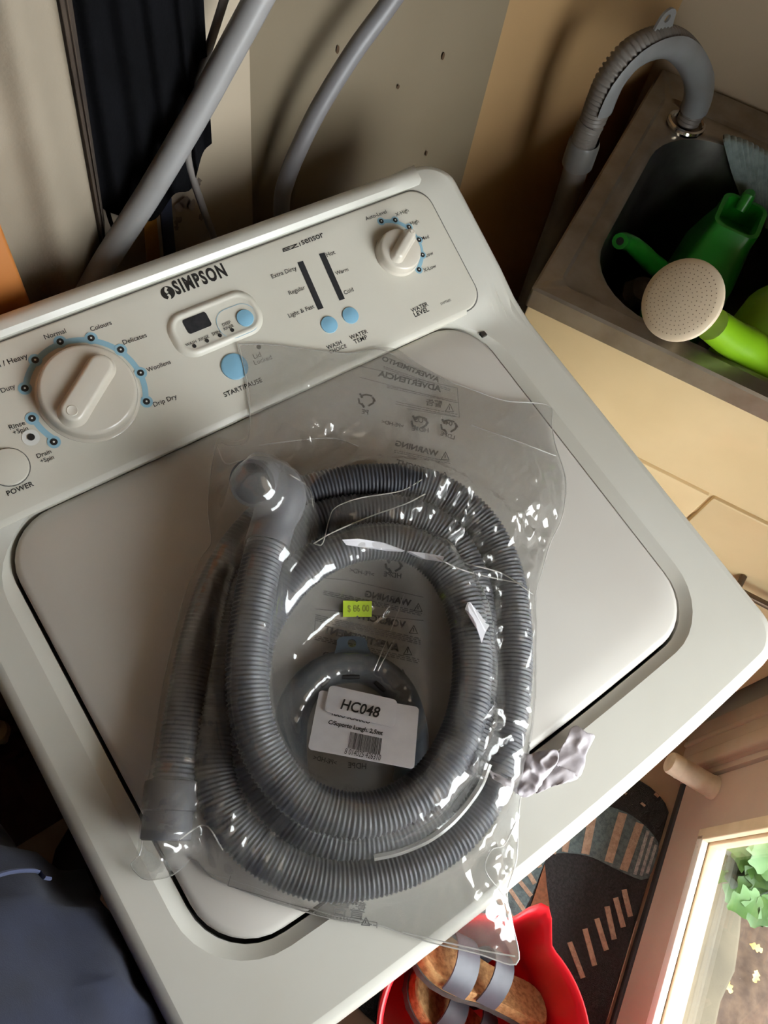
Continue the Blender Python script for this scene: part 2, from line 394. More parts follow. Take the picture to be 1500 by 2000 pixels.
# arcs with indicator dots
def arc_band(dots, cpx, name, wid):
    D = [oncons(p, .0) for p in dots]; D2 = np.array([[d[0], (d - np.array([0, YC, ZC])) @ CE] for d in D])
    A_ = np.c_[2 * D2, np.ones(len(D2))]; s_ = np.linalg.lstsq(A_, (D2 ** 2).sum(1), rcond=None)[0]; c_ = s_[:2]; R_ = math.sqrt(s_[2] + c_ @ c_)
    return c_, R_
def band(c_, R_, a0, a1, wid, dz=.0018):
    mbs = MB(); an = np.radians(np.linspace(a0, a1, 40))
    mbs.loops([[cpt(c_[0] + r * math.cos(a), c_[1] + r * math.sin(a), dz) for a in an] for r in (R_ - wid * .75, R_ + wid * .25)], closed=False)
    return mbs.build('blue_arc', m_blue, console, smooth=False)
DD = [c4(*p) for p in ((142, 750), (200, 591), (340, 488), (514, 468), (680, 533), (792, 663), (825, 824), (182, 919), (305, 1051))]
KD = [c5(*p) for p in ((858, 177), (947, 170), (1035, 215), (1098, 295), (1120, 391), (1098, 484))]
dc, dR = arc_band(DD, None, 'a', 0); kc, kR = arc_band(KD, None, 'a', 0)
def angof(p, c_):
    d = oncons(p, 0); v = (d - np.array([0, YC, ZC])) @ CE; return math.degrees(math.atan2(v - c_[1], d[0] - c_[0]))
a_ = [angof(p, dc) for p in DD]
band(dc, dR, a_[0], a_[6], .0050); band(dc, dR, a_[7], a_[8] if a_[8] > a_[7] else a_[8], .0050)
k_ = [angof(p, kc) for p in KD]; band(kc, kR, k_[0], k_[5], .0040)
for p in DD:
    disc(console, p, .0055, m_blue, 'indicator_halo', .0021, n=20); disc(console, p, .0030, m_ink, 'indicator_ring', .0025, n=16); disc(console, p, .0009, m_ledw, 'indicator_lamp', .0030, n=12)
for p in KD:
    disc(console, p, .0042, m_blue, 'indicator_halo', .0021, n=20); disc(console, p, .0026, m_ink, 'indicator_ring', .0025, n=16); disc(console, p, .0008, m_ledw, 'indicator_lamp', .0030, n=12)
disc(console, c4(175, 1026), .0070, m_ledw, 'lamp_bezel', .0022); disc(console, c4(177, 1025), .0030, m_ink, 'lamp_hole', .0030, n=16)
# buttons
disc(console, c4(1320, 627), pxr(c4(1320, 627), 25.5), m_bluebtn, 'start_button', .0016, .0016, .0016)
disc(console, c5(528, 834), pxr(c5(528, 834), 16.4), m_bluebtn, 'wash_button', .0016, .0014, .0014)
disc(console, c5(663, 775), pxr(c5(663, 775), 16.0), m_bluebtn, 'temperature_button', .0016, .0014, .0014)
pb = c4(52, 1192); pr_ = pxr(pb, 33)
disc(console, pb, pr_ * 1.06, m_ink2, 'power_button_gap', .0018); disc(console, pb, pr_, m_cons, 'power_button', .0016, .0030, .0008, n=40)
disc(console, (504.8, 679), .0022, m_ink2, 'lid_lamp', .002)
# slots with indicator windows
for a, b in (((353, 442), (472, 714)), ((490, 388), (608, 655))): stroke(console, [c5(*a), c5(*b)], .0062, m_lens, 'indicator_slot')
# display pod
TL, TR, BR, BL = [oncons(p, 0) for p in ((317, 630), (478, 563), (517, 632), (366, 709))]
def uvc(d): return np.array([d[0], (d - np.array([0, YC, ZC])) @ CE])
px0, px1 = (uvc(TL)[0] + uvc(BL)[0]) / 2, (uvc(TR)[0] + uvc(BR)[0]) / 2; pv0, pv1 = (uvc(BL)[1] + uvc(BR)[1]) / 2, (uvc(TL)[1] + uvc(TR)[1]) / 2
def podl(ins, dz): return [cpt(x, v, dz) for x, v in rrect(px0 + ins, px1 - ins, pv0 + ins, pv1 - ins, max(.016 - ins, .006), 8)]
mb = MB(); mb.loops([podl(-.003, .0012), podl(-.001, .0035), podl(.0008, .0050), podl(.0028, .0054), podl(.0042, .0046), podl(.006, .0040)], False, True); mb.build('display_pod', m_cons, console, autosmooth=50)
PZ = .0044
def quad_on(corners, material, name, dz, parent, r=.0025):
    P = [uvc(oncons(p, dz)) for p in corners]; P = np.array(P); x0, x1 = (P[0, 0] + P[3, 0]) / 2, (P[1, 0] + P[2, 0]) / 2; v0, v1 = (P[2, 1] + P[3, 1]) / 2, (P[0, 1] + P[1, 1]) / 2
    mbs = MB(); mbs.loops([[cpt(x, v, dz) for x, v in rrect(x0, x1, v0, v1, r, 5)]], False, True)
    return mbs.build(name, material, parent, smooth=False)
quad_on([c4(1027, 362), c4(1158, 310), c4(1194, 390), c4(1062, 445)], m_display, 'display_window', PZ, console)
for t, a, b in [('WASH', (1050, 510), (1110, 487)), ('RINSE', (1125, 481), (1180, 458)), ('SPIN', (1200, 450), (1243, 431)), ('DEEP', (1258, 397), (1303, 377)), ('RINSE', (1265, 420), (1318, 398))]:
    letters(console, t, c4(*a), c4(*b), oncons, m_ink, bold=.004, dz=PZ)
for p in ((1092, 517), (1163, 487), (1235, 457), (1304, 427)): disc(console, c4(*p), .0019, m_ink, 'indicator_lamp', PZ + .0002, n=14)
disc(console, c4(1376, 360), pxr(c4(1376, 360), 16), m_bluebtn, 'rinse_button', PZ, .0014, .0012)
oc = uvc(oncons(c4(1338, 369), PZ)); ol = [cpt(x, v, PZ + .0001) for x, v in rrect(oc[0] - .019, oc[0] + .020, oc[1] - .0135, oc[1] + .0145, .0125, 8)]
ol2 = [cpt(x, v, PZ + .0001) for x, v in rrect(oc[0] - .0195, oc[0] + .0205, oc[1] - .014, oc[1] + .015, .013, 8)]
mb = MB(); mb.loops([ol, ol2]); mb.build('blue_outline', m_blue, console, smooth=False)

# knobs
def knob(name, c_, R_, hgt, gdir, glen0, glen1, gw, gh, dot_at):
    base = cpt(c_[0], c_[1], .0016)
    mb = MB(); mb.lathe(base, CN, [(R_ * 1.06, 0), (R_ * 1.06, .0012), (R_ * 1.01, .0022), (R_, .004), (R_ * .985, hgt * .75), (R_ * .955, hgt * .93), (R_ * .90, hgt), (R_ * .5, hgt * 1.04), (.0005, hgt * 1.05)], 56, False, True)
    k = mb.build(name, m_knob, washer, autosmooth=60)
    g = np.array([math.cos(gdir), math.sin(gdir)]); s2 = np.array([-g[1], g[0]])
    mb = MB(); Ls = []
    for ins, z in ((-.0035, hgt * .96), (-.001, hgt + gh * .35), (0, hgt + gh * .8), (.0012, hgt + gh * .97), (.003, hgt + gh)):
        P = rrect(-glen0 - ins * -1 * -1 if False else -(glen0 - ins), glen1 - ins, -(gw - ins), gw - ins, max(gw - ins - .0005, .001), 8, 4)
        Ls.append([cpt(c_[0] + g[0] * x + s2[0] * y, c_[1] + g[1] * x + s2[1] * y, .0016 + z) for x, y in P])
    mb.loops(Ls, False, True); mb.build('grip', m_knob, k, autosmooth=50)
    dp = cpt(c_[0] + g[0] * dot_at, c_[1] + g[1] * dot_at, .0016 + hgt + gh)
    mb = MB(); mb.lathe(dp, CN, [(gw * .42, .0006), (gw * .34, .0001), (.0003, .0001)] if False else [(gw * .48, .0002), (gw * .42, .0007), (gw * .36, .0004), (.0004, .0002)], 20, False, True); mb.build('pointer_dimple', m_knob, k)
    return k
m_knob = mat('knob_plastic', (212, 205, 192), 0.22, col2=(206, 198, 184), nscale=12, coat=.3)
def kdir(p0, p1):
    a = uvc(oncons(p0, .02)); b = uvc(oncons(p1, .02)); d = b - a; return math.atan2(d[1], d[0])
gd = kdir(c4(560, 650), c4(410, 893))
knob('program_dial', dc + np.array([0.001, -.001]), dR * .815, .017, gd, .030, .034, .0098, .010, .0255)
gk = kdir(c5(940, 420), c5(1030, 268))
knob('level_knob', kc + np.array([.001, -.0055]), kR * .70, .013, gk, .015, .021, .0048, .009, .0168)

# ================================================================== bagged drain hose on the lid
m_hose = mat('grey_hose_plastic', (78, 81, 89), 0.40, col2=(72, 75, 83), nscale=14, lo=.3, hi=.8)
m_cuff = mat('grey_rubber_cuff', (88, 88, 95), 0.5, col2=(82, 82, 88), nscale=16)
m_bracket = mat('blue_grey_bracket', (78, 88, 97), 0.3, col2=(72, 81, 90), nscale=16)
HR = 0.0162
HP = [(326,1640,.019),(338,1540,.019),(352,1450,.018),(372,1330,.018),(398,1220,.018),(432,1125,.018),(482,1048,.018),(545,990,.018),(620,956,.020),(720,940,.022),(830,948,.022),(920,1002,.020),(975,1085,.018),(1000,1190,.018),(1003,1310,.018),(990,1420,.018),(960,1530,.018),(900,1620,.018),(810,1682,.018),(700,1714,.018),(610,1712,.018),(520,1672,.018),(452,1605,.018),(420,1520,.018),(422,1440,.018),
      (432,1380,.018),(448,1300,.018),(464,1220,.018),(490,1130,.019),(540,1066,.020),(610,1018,.022),(700,1000,.024),(790,1004,.024),(862,1036,.022),(908,1100,.018),(932,1190,.018),(936,1300,.018),(925,1410,.018),(893,1510,.018),(830,1590,.018),(740,1640,.018),(640,1640,.018),(560,1590,.018),(508,1520,.020),(488,1440,.022),(486,1350,.026),(497,1260,.030),(530,1188,.036),(585,1120,.042),
      (650,1078,.046),(720,1058,.048),(800,1064,.049),(862,1106,.049),(903,1175,.050),(922,1270,.050),(915,1380,.050),(882,1470,.050),(828,1540,.050),(755,1582,.049),(680,1592,.049),(600,1566,.049),(540,1510,.050),(502,1440,.052),(484,1360,.054),(483,1280,.056),(492,1200,.058),(506,1120,.059),(526,1048,.058)]
HC = np.array([onlid((a, b), c) for a, b, c in HP])
HCL = crom(HC, 900); HLEN = np.linalg.norm(np.diff(HCL, axis=0), axis=1).sum()
def corrugated(path, r, pitch, n=18, depth=.11):
    L = np.linalg.norm(np.diff(path, axis=0), axis=1).sum(); rings = int(L / pitch); k = rings * 4
    d = np.r_[0, np.cumsum(np.linalg.norm(np.diff(path, axis=0), axis=1))]; s_ = np.linspace(0, d[-1], k)
    P = np.stack([np.interp(s_, d, path[:, i]) for i in range(3)], 1)
    pr = [r, r, r * (1 - depth), r * (1 - depth)]
    mbx = MB(); mbx.tube(list(P), [pr[i % 4] for i in range(k)], n, True)
    return mbx
hose = thing('drain_hose', onlid((680, 1350), 0.0), 'coiled grey corrugated drain hose with moulded elbow end inside the clear bag', 'hose')
corrugated(HCL[14:], HR, .0034, 18, .08).build('corrugated_tube', m_hose, hose, autosmooth=None)
# straight cuff at one end
e0 = onlid((323, 1642), .019); e1 = onlid((337, 1526), .019); ax = e1 - e0; cl_ = np.linalg.norm(ax); ax /= cl_
mb = MB(); mb.lathe(e0, ax, [(.014, .002), (.0165, 0), (.0178, .001), (.0180, cl_ * .48), (.0195, cl_ * .50), (.0197, cl_ * .97), (.0185, cl_), (.015, cl_ + .001)], 32, True, True); mb.build('end_cuff', m_cuff, hose, autosmooth=50)
# elbow at the other end
ep = [onlid((522, 1062), .058), onlid((536, 1015), .059), onlid((546, 985), .060), onlid((545, 962), .061), onlid((528, 944), .061), onlid((508, 938), .068), onlid((492, 944), .079)]
ec = crom(ep, 22); rad = [.0178] * 5 + list(np.linspace(.0178, .0215, 6)) + list(np.linspace(.0215, .0200, 5)) + [.0196] * 6
mb = MB(); mb.tube(list(ec), rad, 28, True); elb = mb.build('elbow', m_cuff, hose, autosmooth=50)
ed_ = ec[-1] - ec[-2]; ed_ /= np.linalg.norm(ed_); mb = MB(); mb.lathe(ec[-1], ed_, [(.0165, .0006), (.0150, .0004), (.0004, .0003)], 24, False, True); mb.build('elbow_opening', mat('dark_hose_bore', (44, 45, 50), .6), elb)

# hose guide lying inside the coil
guide = thing('hose_guide', onlid((690, 1380), 0), 'blue grey curved plastic hose guide with screw tab, lying inside the coil', 'bracket')
gp = [onlid(p, .012) for p in ((572, 1535), (566, 1470), (570, 1400), (594, 1345), (636, 1311), (686, 1299), (738, 1311), (780, 1348), (802, 1405), (808, 1470), (802, 1530))]
gc = crom(gp, 48); mb = MB(); Ls = []
for i in range(48):
    t_ = gc[min(i + 1, 47)] - gc[max(i - 1, 0)]; t_ /= np.linalg.norm(t_); s_ = np.cross(t_, LN); s_ /= np.linalg.norm(s_)
    an = np.radians(np.linspace(-10, 190, 13)); ro, ri = .0140, .0122
    Ls.append([gc[i] - LN * .004 + (s_ * math.cos(a) * .98 + LN * math.sin(a) * .75) * ro for a in an] + [gc[i] - LN * .004 + (s_ * math.cos(a) * .98 + LN * math.sin(a) * .75) * ri for a in an[::-1]])
mb.loops(Ls, True, True); mb.build('channel', m_bracket, guide, autosmooth=40)
tc_ = onlid((687, 1272), .012); tx = onlid((717, 1272), .012) - tc_; ty = onlid((687, 1246), .012) - tc_; hw = np.linalg.norm(tx); hh_ = np.linalg.norm(ty); ux = tx / hw; uy = np.cross(LN, ux); uy /= np.linalg.norm(uy); uy = uy if uy @ ty > 0 else -uy
outl = [(-1.35 * hw, -.9 * hh_), (1.3 * hw, -.9 * hh_), (1.0 * hw, .3 * hh_), (.95 * hw, .8 * hh_), (.6 * hw, 1.05 * hh_), (-.6 * hw, 1.05 * hh_), (-.95 * hw, .8 * hh_), (-1.0 * hw, .3 * hh_)]
outl = [tuple(q) for q in crom(outl + [outl[0]], 33)[:-1]]; hc_ = (0.0, .55 * hh_)
hol = [(hc_[0] + .0036 * math.cos(a), hc_[1] + .0036 * math.sin(a)) for a in [math.atan2(q[1] - hc_[1], q[0] - hc_[0]) for q in outl]]
f3 = lambda q, h: tc_ + ux * q[0] + uy * q[1] + LN * h
mb = MB(); mb.loops([[f3(q, 0) for q in hol], [f3(q, .0022) for q in hol], [f3(q, .0022) for q in outl], [f3(q, 0) for q in outl], [f3(q, 0) for q in hol]]); mb.build('screw_tab', m_bracket, guide, smooth=False)
for c0, c1 in (((668, 1322), (702, 1322)), ((628, 1340), (642, 1326)), ((732, 1332), (752, 1350))):
    q0 = onlid(c0, .020); q1 = onlid(c1, .020); mb = MB(); mb.tube([q0, q0 * .5 + q1 * .5, q1], [.0016, .0022, .0016], 8); mb.build('slot', m_dark, guide)

# ------------------------------------------------------------------ the clear bag
def film_mat(name, haze, col, rough=0.07, bumpk=0.5):
    m = bpy.data.materials.new(name); m.use_nodes = True; nt = m.node_tree; nt.nodes.clear()
    out = nt.nodes.new('ShaderNodeOutputMaterial'); tr = nt.nodes.new('ShaderNodeBsdfTransparent'); tr.inputs[0].default_value = (.985, .985, .98, 1)
    df = nt.nodes.new('ShaderNodeBsdfDiffuse'); df.inputs[0].default_value = rgb(*col)
    tl = nt.nodes.new('ShaderNodeBsdfTranslucent'); tl.inputs[0].default_value = rgb(*col)
    gl = nt.nodes.new('ShaderNodeBsdfGlossy'); gl.inputs[1].default_value = rough; gl.inputs[0].default_value = (1, 1, 1, 1)
    mixd = nt.nodes.new('ShaderNodeMixShader'); mixd.inputs[0].default_value = .35
    m1 = nt.nodes.new('ShaderNodeMixShader'); m1.inputs[0].default_value = haze
    m2 = nt.nodes.new('ShaderNodeMixShader')
    tc = nt.nodes.new('ShaderNodeTexCoord'); n1 = nt.nodes.new('ShaderNodeTexNoise'); n1.inputs['Scale'].default_value = 60; n1.inputs['Detail'].default_value = 2
    n1.noise_type = 'RIDGED_MULTIFRACTAL'
    bp = nt.nodes.new('ShaderNodeBump'); bp.inputs['Strength'].default_value = bumpk; bp.inputs['Distance'].default_value = .0006
    L = nt.links.new
    L(tc.outputs['Object'], n1.inputs['Vector']); L(n1.outputs['Fac'], bp.inputs['Height'])
    L(bp.outputs['Normal'], gl.inputs['Normal']); fr_ = schlick(nt, .075, bp.outputs['Normal'])
    L(df.outputs[0], mixd.inputs[1]); L(tl.outputs[0], mixd.inputs[2])
    L(tr.outputs[0], m1.inputs[1]); L(mixd.outputs[0], m1.inputs[2])
    L(fr_, m2.inputs[0]); L(m1.outputs[0], m2.inputs[1]); L(gl.outputs[0], m2.inputs[2]); L(m2.outputs[0], out.inputs[0])
    return m
m_film = film_mat('clear_film', .15, (215, 212, 206))
m_film_under = film_mat('clear_film_under', .10, (205, 202, 196), .16, .2)
m_fold = film_mat('film_fold', .72, (232, 230, 224), .12)
m_paper = mat('label_paper', (232, 231, 236), 0.55, col2=(224, 223, 229), nscale=60)
m_yellow = mat('yellow_price_sticker', (206, 236, 40), 0.5, col2=(198, 230, 30), nscale=50)
m_tape = mat('torn_tape_paper', (196, 188, 192), 0.5, col2=(180, 172, 178), nscale=60, bump=.2, bscale=150)

OUT = [(465,672),(530,673),(600,682),(680,690),(745,683),(800,712),(860,738),(920,760),(985,782),(1072,792),(1078,830),(1085,870),(1100,915),(1105,950),(1098,1010),(1075,1060),(1060,1110),(1044,1170),(1042,1230),(1045,1300),(1038,1420),(1018,1545),(1012,1600),(1008,1680),(990,1745),(1000,1800),(1010,1882),(930,1862),(830,1838),(770,1818),(740,1808),(660,1797),(560,1770),(480,1742),(415,1715),(398,1698),(378,1676),(355,1695),(330,1712),(285,1718),(262,1700),(255,1688),(273,1668),(278,1640),(284,1560),(297,1480),(316,1350),(338,1250),(362,1160),(392,1090),(412,1060),(406,1000),(410,940),(424,868),(450,872),(482,862),(488,820),(484,760),(474,710)]
HOLE = [(600,945),(645,918),(740,906),(824,936),(780,958),(700,972),(655,990),(643,1012),(628,1066),(612,1062),(618,1012),(604,982)]
def dens(poly, k=6, sm=True):
    P = crom(list(poly) + [poly[0]], len(poly) * k + 1)[:-1] if sm else np.array(poly, float)
    return P
def baseh(y): return max(0.0, ztop(y) - lidz(y)) if y < .50 else ztop(.50) - lidz(.50)
def ontop(p, dz=0.0):
    h = 0.0
    for _ in range(8): q = onlid(p, h + dz); h = .5 * h + .5 * baseh(q[1])
    return onlid(p, h + dz)
OUTP = np.array([ontop(tuple(p), .004)[:2] for p in dens(OUT, 5)]); HOLP = np.array([onlid(tuple(p), .040)[:2] for p in dens(HOLE, 4)])
def inpoly(X, Y, P):
    ins = np.zeros(X.shape, bool); n = len(P); j = n - 1
    for i in range(n):
        xi, yi = P[i]; xj, yj = P[j]
        c = ((yi > Y) != (yj > Y)) & (X < (xj - xi) * (Y - yi) / (yj - yi + 1e-15) + xi)
        ins ^= c; j = i
    return ins
def segdist(X, Y, P):
    """distance to and nearest point on a closed polyline"""
    best = np.full(X.shape, 1e9); bx = X.copy(); by = Y.copy(); n = len(P)
    for i in range(n):
        a = P[i]; b = P[(i + 1) % n]; d = b - a; t = np.clip(((X - a[0]) * d[0] + (Y - a[1]) * d[1]) / (d @ d + 1e-15), 0, 1)
        qx = a[0] + d[0] * t; qy = a[1] + d[1] * t; dd = np.hypot(X - qx, Y - qy); m_ = dd < best
        best[m_] = dd[m_]; bx[m_] = qx[m_]; by[m_] = qy[m_]
    return best, bx, by
GS = .0018
gx0, gy0 = OUTP.min(0) - GS * 2; gx1, gy1 = OUTP.max(0) + GS * 2
gx = np.arange(gx0, gx1, GS); gy = np.arange(gy0, gy1, GS); GX, GY = np.meshgrid(gx, gy, indexing='ij')
INS = inpoly(GX, GY, OUTP); EDG, EX_, EY_ = segdist(GX, GY, OUTP)
# obstacle heights from the hose, its cuff and its elbow
BASE = np.array([[baseh(y) for y in gy]]) * np.ones(GX.shape); BASE += np.where(BASE > .004, .0025, 0)
BASE = np.maximum(BASE, np.where(GY < YC + .01, .0135 * np.clip(1 - (YC - .010 - GY) / .055, 0, 1), 0))
OBS = BASE + .0015
def splat(pts, r):
    for q in pts:
        h = (q - np.array([0, 0, ZL])) @ LN
        i0 = int((q[0] - r - gx0) / GS); i1 = int((q[0] + r - gx0) / GS) + 2; j0 = int((q[1] - r - gy0) / GS); j1 = int((q[1] + r - gy0) / GS) + 2
        i0 = max(i0, 0); j0 = max(j0, 0)
        sx = GX[i0:i1, j0:j1] - q[0]; sy = GY[i0:i1, j0:j1] - q[1]
        d2 = sx * sx + sy * sy; hh = np.where(d2 < r * r, h + np.sqrt(np.maximum(r * r - d2, 0)), -1)
        OBS[i0:i1, j0:j1] = np.maximum(OBS[i0:i1, j0:j1], hh)
splat(HCL[::2], HR * 1.04); splat(np.linspace(e0, e1, 30), .0202); splat(ec, .0215); splat(gc[::2], .012)
FH = np.maximum(OBS + .001, .004)
PIN = (~INS) | (EDG < GS * .7)
for it in range(130):
    av = (np.roll(FH, 1, 0) + np.roll(FH, -1, 0) + np.roll(FH, 1, 1) + np.roll(FH, -1, 1)) / 4
    FH = np.where(PIN, BASE + .004, np.maximum(OBS + .0012, av * .994))
# creases: folded ridges in several directions, stronger where the photograph shows crumpling
def blob(px, py, rad, amp):
    c = onlid((px, py), .03); r = rad * .5e-3
    return amp * np.exp(-((GX - c[0]) ** 2 + (GY - c[1]) ** 2) / (2 * r * r))
AMP = .0007 + blob(960, 1000, 70, .0035) + blob(1040, 1000, 60, .0035) + blob(1010, 1120, 60, .003) + blob(950, 1440, 55, .0045) + blob(900, 1480, 40, .0025) + blob(640, 890, 90, .0028) + blob(820, 880, 70, .0032) + blob(790, 950, 50, .002) \
    + blob(960, 1640, 45, .0035) + blob(960, 1720, 45, .0035) + blob(380, 1660, 60, .0045) + blob(300, 1690, 40, .0035) + blob(460, 1000, 50, .0018) + blob(880, 1090, 60, .003) + blob(990, 1240, 45, .002) + blob(560, 780, 90, .0012) + blob(1010, 860, 70, .0016) + blob(820, 1210, 60, .0012)
def ridged(u, v, ch): return 1 - np.abs(2 * vnoise(u, v, ch) - 1) * 1.6
wx = vnoise(GX * 14 + 3, GY * 14 + 9, 0) * 1.6; wy = vnoise(GX * 14 + 31, GY * 14 + 17, 1) * 1.6
CR = .55 * ridged(GX * 34 + wx * 1.5, GY * 26 + wy, 2) + .32 * ridged((GX + GY) * 52 + wy, (GX - GY) * 60 + wx, 3) + .20 * ridged(GX * 120 + wx * 2, GY * 105 + wy * 2, 1)
FADE = np.clip(EDG / .006, 0, 1)
PUFF = blob(1045, 1000, 75, .020) + blob(1000, 880, 90, .010) + blob(600, 800, 90, .008) + blob(330, 1680, 50, .012) + blob(960, 1720, 60, .014) + blob(450, 920, 50, .008) + blob(1030, 1140, 40, .010) + blob(760, 850, 90, .008)
FH = FH + PUFF * np.clip(EDG / .030, 0, 1) ** .7
FH = FH + 2.0 * AMP * CR * FADE
# sharp single creases
rgc = random.Random(21)
for (cx_, cy_, rad_, cnt) in ((980,1010,85,34),(1045,1090,50,16),(950,1430,55,26),(640,885,120,18),(830,890,95,16),(965,1690,50,22),(340,1672,60,18),(890,1090,70,16),(1010,870,80,8),(460,950,55,9),(560,780,90,7),(700,1220,130,12),(990,1240,40,8),(860,960,40,10),(900,1520,50,8)):
    for _ in range(cnt):
        a0 = rgc.uniform(0, 6.28); r0 = rad_ * math.sqrt(rgc.random()); px_ = cx_ + r0 * math.cos(a0); py_ = cy_ + r0 * math.sin(a0); th = rgc.uniform(0, 3.14); ln_2 = rgc.uniform(12, 42)
        A_ = onlid((px_ - ln_2 * math.cos(th), py_ - ln_2 * math.sin(th)), .02)[:2]; B_ = onlid((px_ + ln_2 * math.cos(th), py_ + ln_2 * math.sin(th)), .02)[:2]; d_ = B_ - A_; l2_ = d_ @ d_
        t_ = np.clip(((GX - A_[0]) * d_[0] + (GY - A_[1]) * d_[1]) / l2_, 0, 1); dist = np.hypot(GX - A_[0] - d_[0] * t_, GY - A_[1] - d_[1] * t_)
        hgt_ = rgc.uniform(.0015, .0042); wd_ = rgc.uniform(.0035, .0070); FH = FH + FADE * hgt_ * np.sin(np.pi * np.clip(t_, .02, .98)) ** .6 * np.maximum(0, 1 - dist / wd_)
FH = np.maximum(FH, OBS + .0008)
def film_h(x, y):
    i = np.clip(int(round((x - gx0) / GS)), 0, GX.shape[0] - 1); j = np.clip(int(round((y - gy0) / GS)), 0, GX.shape[1] - 1)
    return FH[i, j]
def onfilm(p, dz=0.0):
    h = .03
    for _ in range(6):
        q = onlid(p, h); h = film_h(q[0], q[1])
    return onlid(p, h + dz)
bag = thing('plastic_bag', onlid((700, 1300), 0), 'crumpled clear plastic bag with mirrored warning print, lying on the washer lid', 'bag')
def film_grid(H, keep, name, material, snaps):
    vid = -np.ones(GX.shape, int); V = []; F = []
    I, J = GX.shape
    fm = keep[:-1, :-1] & keep[1:, :-1] & keep[1:, 1:] & keep[:-1, 1:]
    used = np.zeros(GX.shape, bool); used[:-1, :-1] |= fm; used[1:, :-1] |= fm; used[1:, 1:] |= fm; used[:-1, 1:] |= fm
    inner = np.zeros(GX.shape, bool); inner[1:-1, 1:-1] = fm[:-1, :-1] & fm[1:, :-1] & fm[1:, 1:] & fm[:-1, 1:]
    PX = GX.copy(); PY = GY.copy()
    bd = used & ~inner
    for (d_, sx, sy) in snaps:
        m_ = bd & (d_ < GS * 1.6); PX[m_] = sx[m_]; PY[m_] = sy[m_]
    ii = np.argwhere(used)
    for n_, (i, j) in enumerate(ii):
        vid[i, j] = n_; V.append(np.array([PX[i, j], PY[i, j], lidz(PY[i, j])]) + LN * H[i, j])
    for i, j in np.argwhere(fm): F.append((vid[i, j], vid[i + 1, j], vid[i + 1, j + 1], vid[i, j + 1]))
    return mesh_obj(name, V, F, material, bag)
HD, HX_, HY_ = segdist(GX, GY, HOLP)
film_grid(FH, INS & ~inpoly(GX, GY, HOLP), 'upper_film', m_film, [(EDG, EX_, EY_), (HD, HX_, HY_)])
film_grid(BASE + .0034 + .0010 * vnoise(GX * 40, GY * 40, 0), INS, 'under_film', m_film_under, [(EDG, EX_, EY_)])
# rolled film edges catch the light
def film_line(pts, r, name, material, on=onlid, dz=.0045, k=4):
    P = [on(tuple(p), dz) for p in crom(pts, max(8, len(pts) * k))]; mb = MB(); mb.tube(P, r, 6); return mb.build(name, material, bag)
film_line(OUT + [OUT[0]], .00055, 'film_edge', m_fold, ontop, .0048, k=5)
film_line([(955,1492),(935,1540),(890,1598),(840,1638),(780,1664),(730,1675)], .0026, 'film_fold', m_fold, onfilm, -.002)
film_line([(785,1820),(860,1838),(940,1856),(1006,1868)], .0006, 'heat_seal', m_fold, onlid, .005, 8)
film_line([(405,1705),(480,1728),(560,1756),(640,1785),(700,1796)], .0005, 'heat_seal', m_fold, onlid, .005, 8)
film_line([(614,1062),(630,1062),(643,1014),(656,991),(702,973),(782,959),(824,937)], .0005, 'torn_edge', m_fold, onfilm, .0008, 6)
film_line([(424,870),(440,905),(470,900)], .0007, 'film_crease', m_fold, onfilm, .001, 6)
for c_ in ([(612,1062),(650,1040),(720,1010),(790,985),(830,965)], [(850,1088),(900,1112),(960,1128),(1020,1140)], [(505,870),(580,860),(650,856),(700,872)], [(905,1100),(980,1120),(1040,1160)], [(920,830),(1000,858),(1085,890)], [(1010,1600),(985,1650),(960,1660),(948,1700),(985,1750)], [(350,1640),(400,1612),(435,1660)], [(545,915),(600,950),(612,990)], [(730,1310),(760,1240),(790,1160)], [(738,1310),(770,1250)]):
    film_line(c_, .00055, 'film_crease', m_fold, onfilm, .0006, 6)

# --- labels on the bag
def film_patch(poly, name, material, dz, parent, flat=None, round_r=0):
    """thin patch following one plane fitted to the film under its corners"""
    Q = np.array([onfilm(p, dz) for p in poly]); return Q
def fitted_plane(corners, dz):
    Q = np.array([onfilm(p, 0) for p in corners]); c_ = Q.mean(0); u_, s_, vt = np.linalg.svd(Q - c_); n_ = vt[2]; n_ = n_ if n_[2] > 0 else -n_
    h = max((onfilm(p, 0) - c_) @ n_ for p in corners); return c_ + n_ * (h + dz), n_
LBL = [(624,1347.5),(822.8,1386.8),(808.8,1502),(601,1463)]
lp_, ln_ = fitted_plane(LBL, .003)
def onlabel(p, dz=0.0): return hit(p, lp_ + ln_ * dz, ln_)
def rlabel(cor, dz, name, material, parent, r=.12, th=.0004):
    C_ = [onlabel(p, dz) for p in cor]; o_ = C_[3]; ux_ = C_[2] - C_[3]; uy_ = C_[0] - C_[3]; W_ = np.linalg.norm(ux_); H_ = np.linalg.norm(uy_); ux_ = ux_ / W_; uy_ = uy_ / H_
    R_ = rrect(0, W_, 0, H_, r * H_, 5)
    mb = MB(); mb.loops([[o_ + ux_ * x + uy_ * y - ln_ * th for x, y in R_], [o_ + ux_ * x + uy_ * y for x, y in R_]], False, True)
    return mb.build(name, material, parent, smooth=False)
lab = rlabel(LBL, 0, 'barcode_label', m_paper, bag, .06)
lab2 = rlabel([(644,1337.4),(776,1370),(769.5,1421),(632.7,1389)], .0012, 'code_label', m_paper, bag, .16)
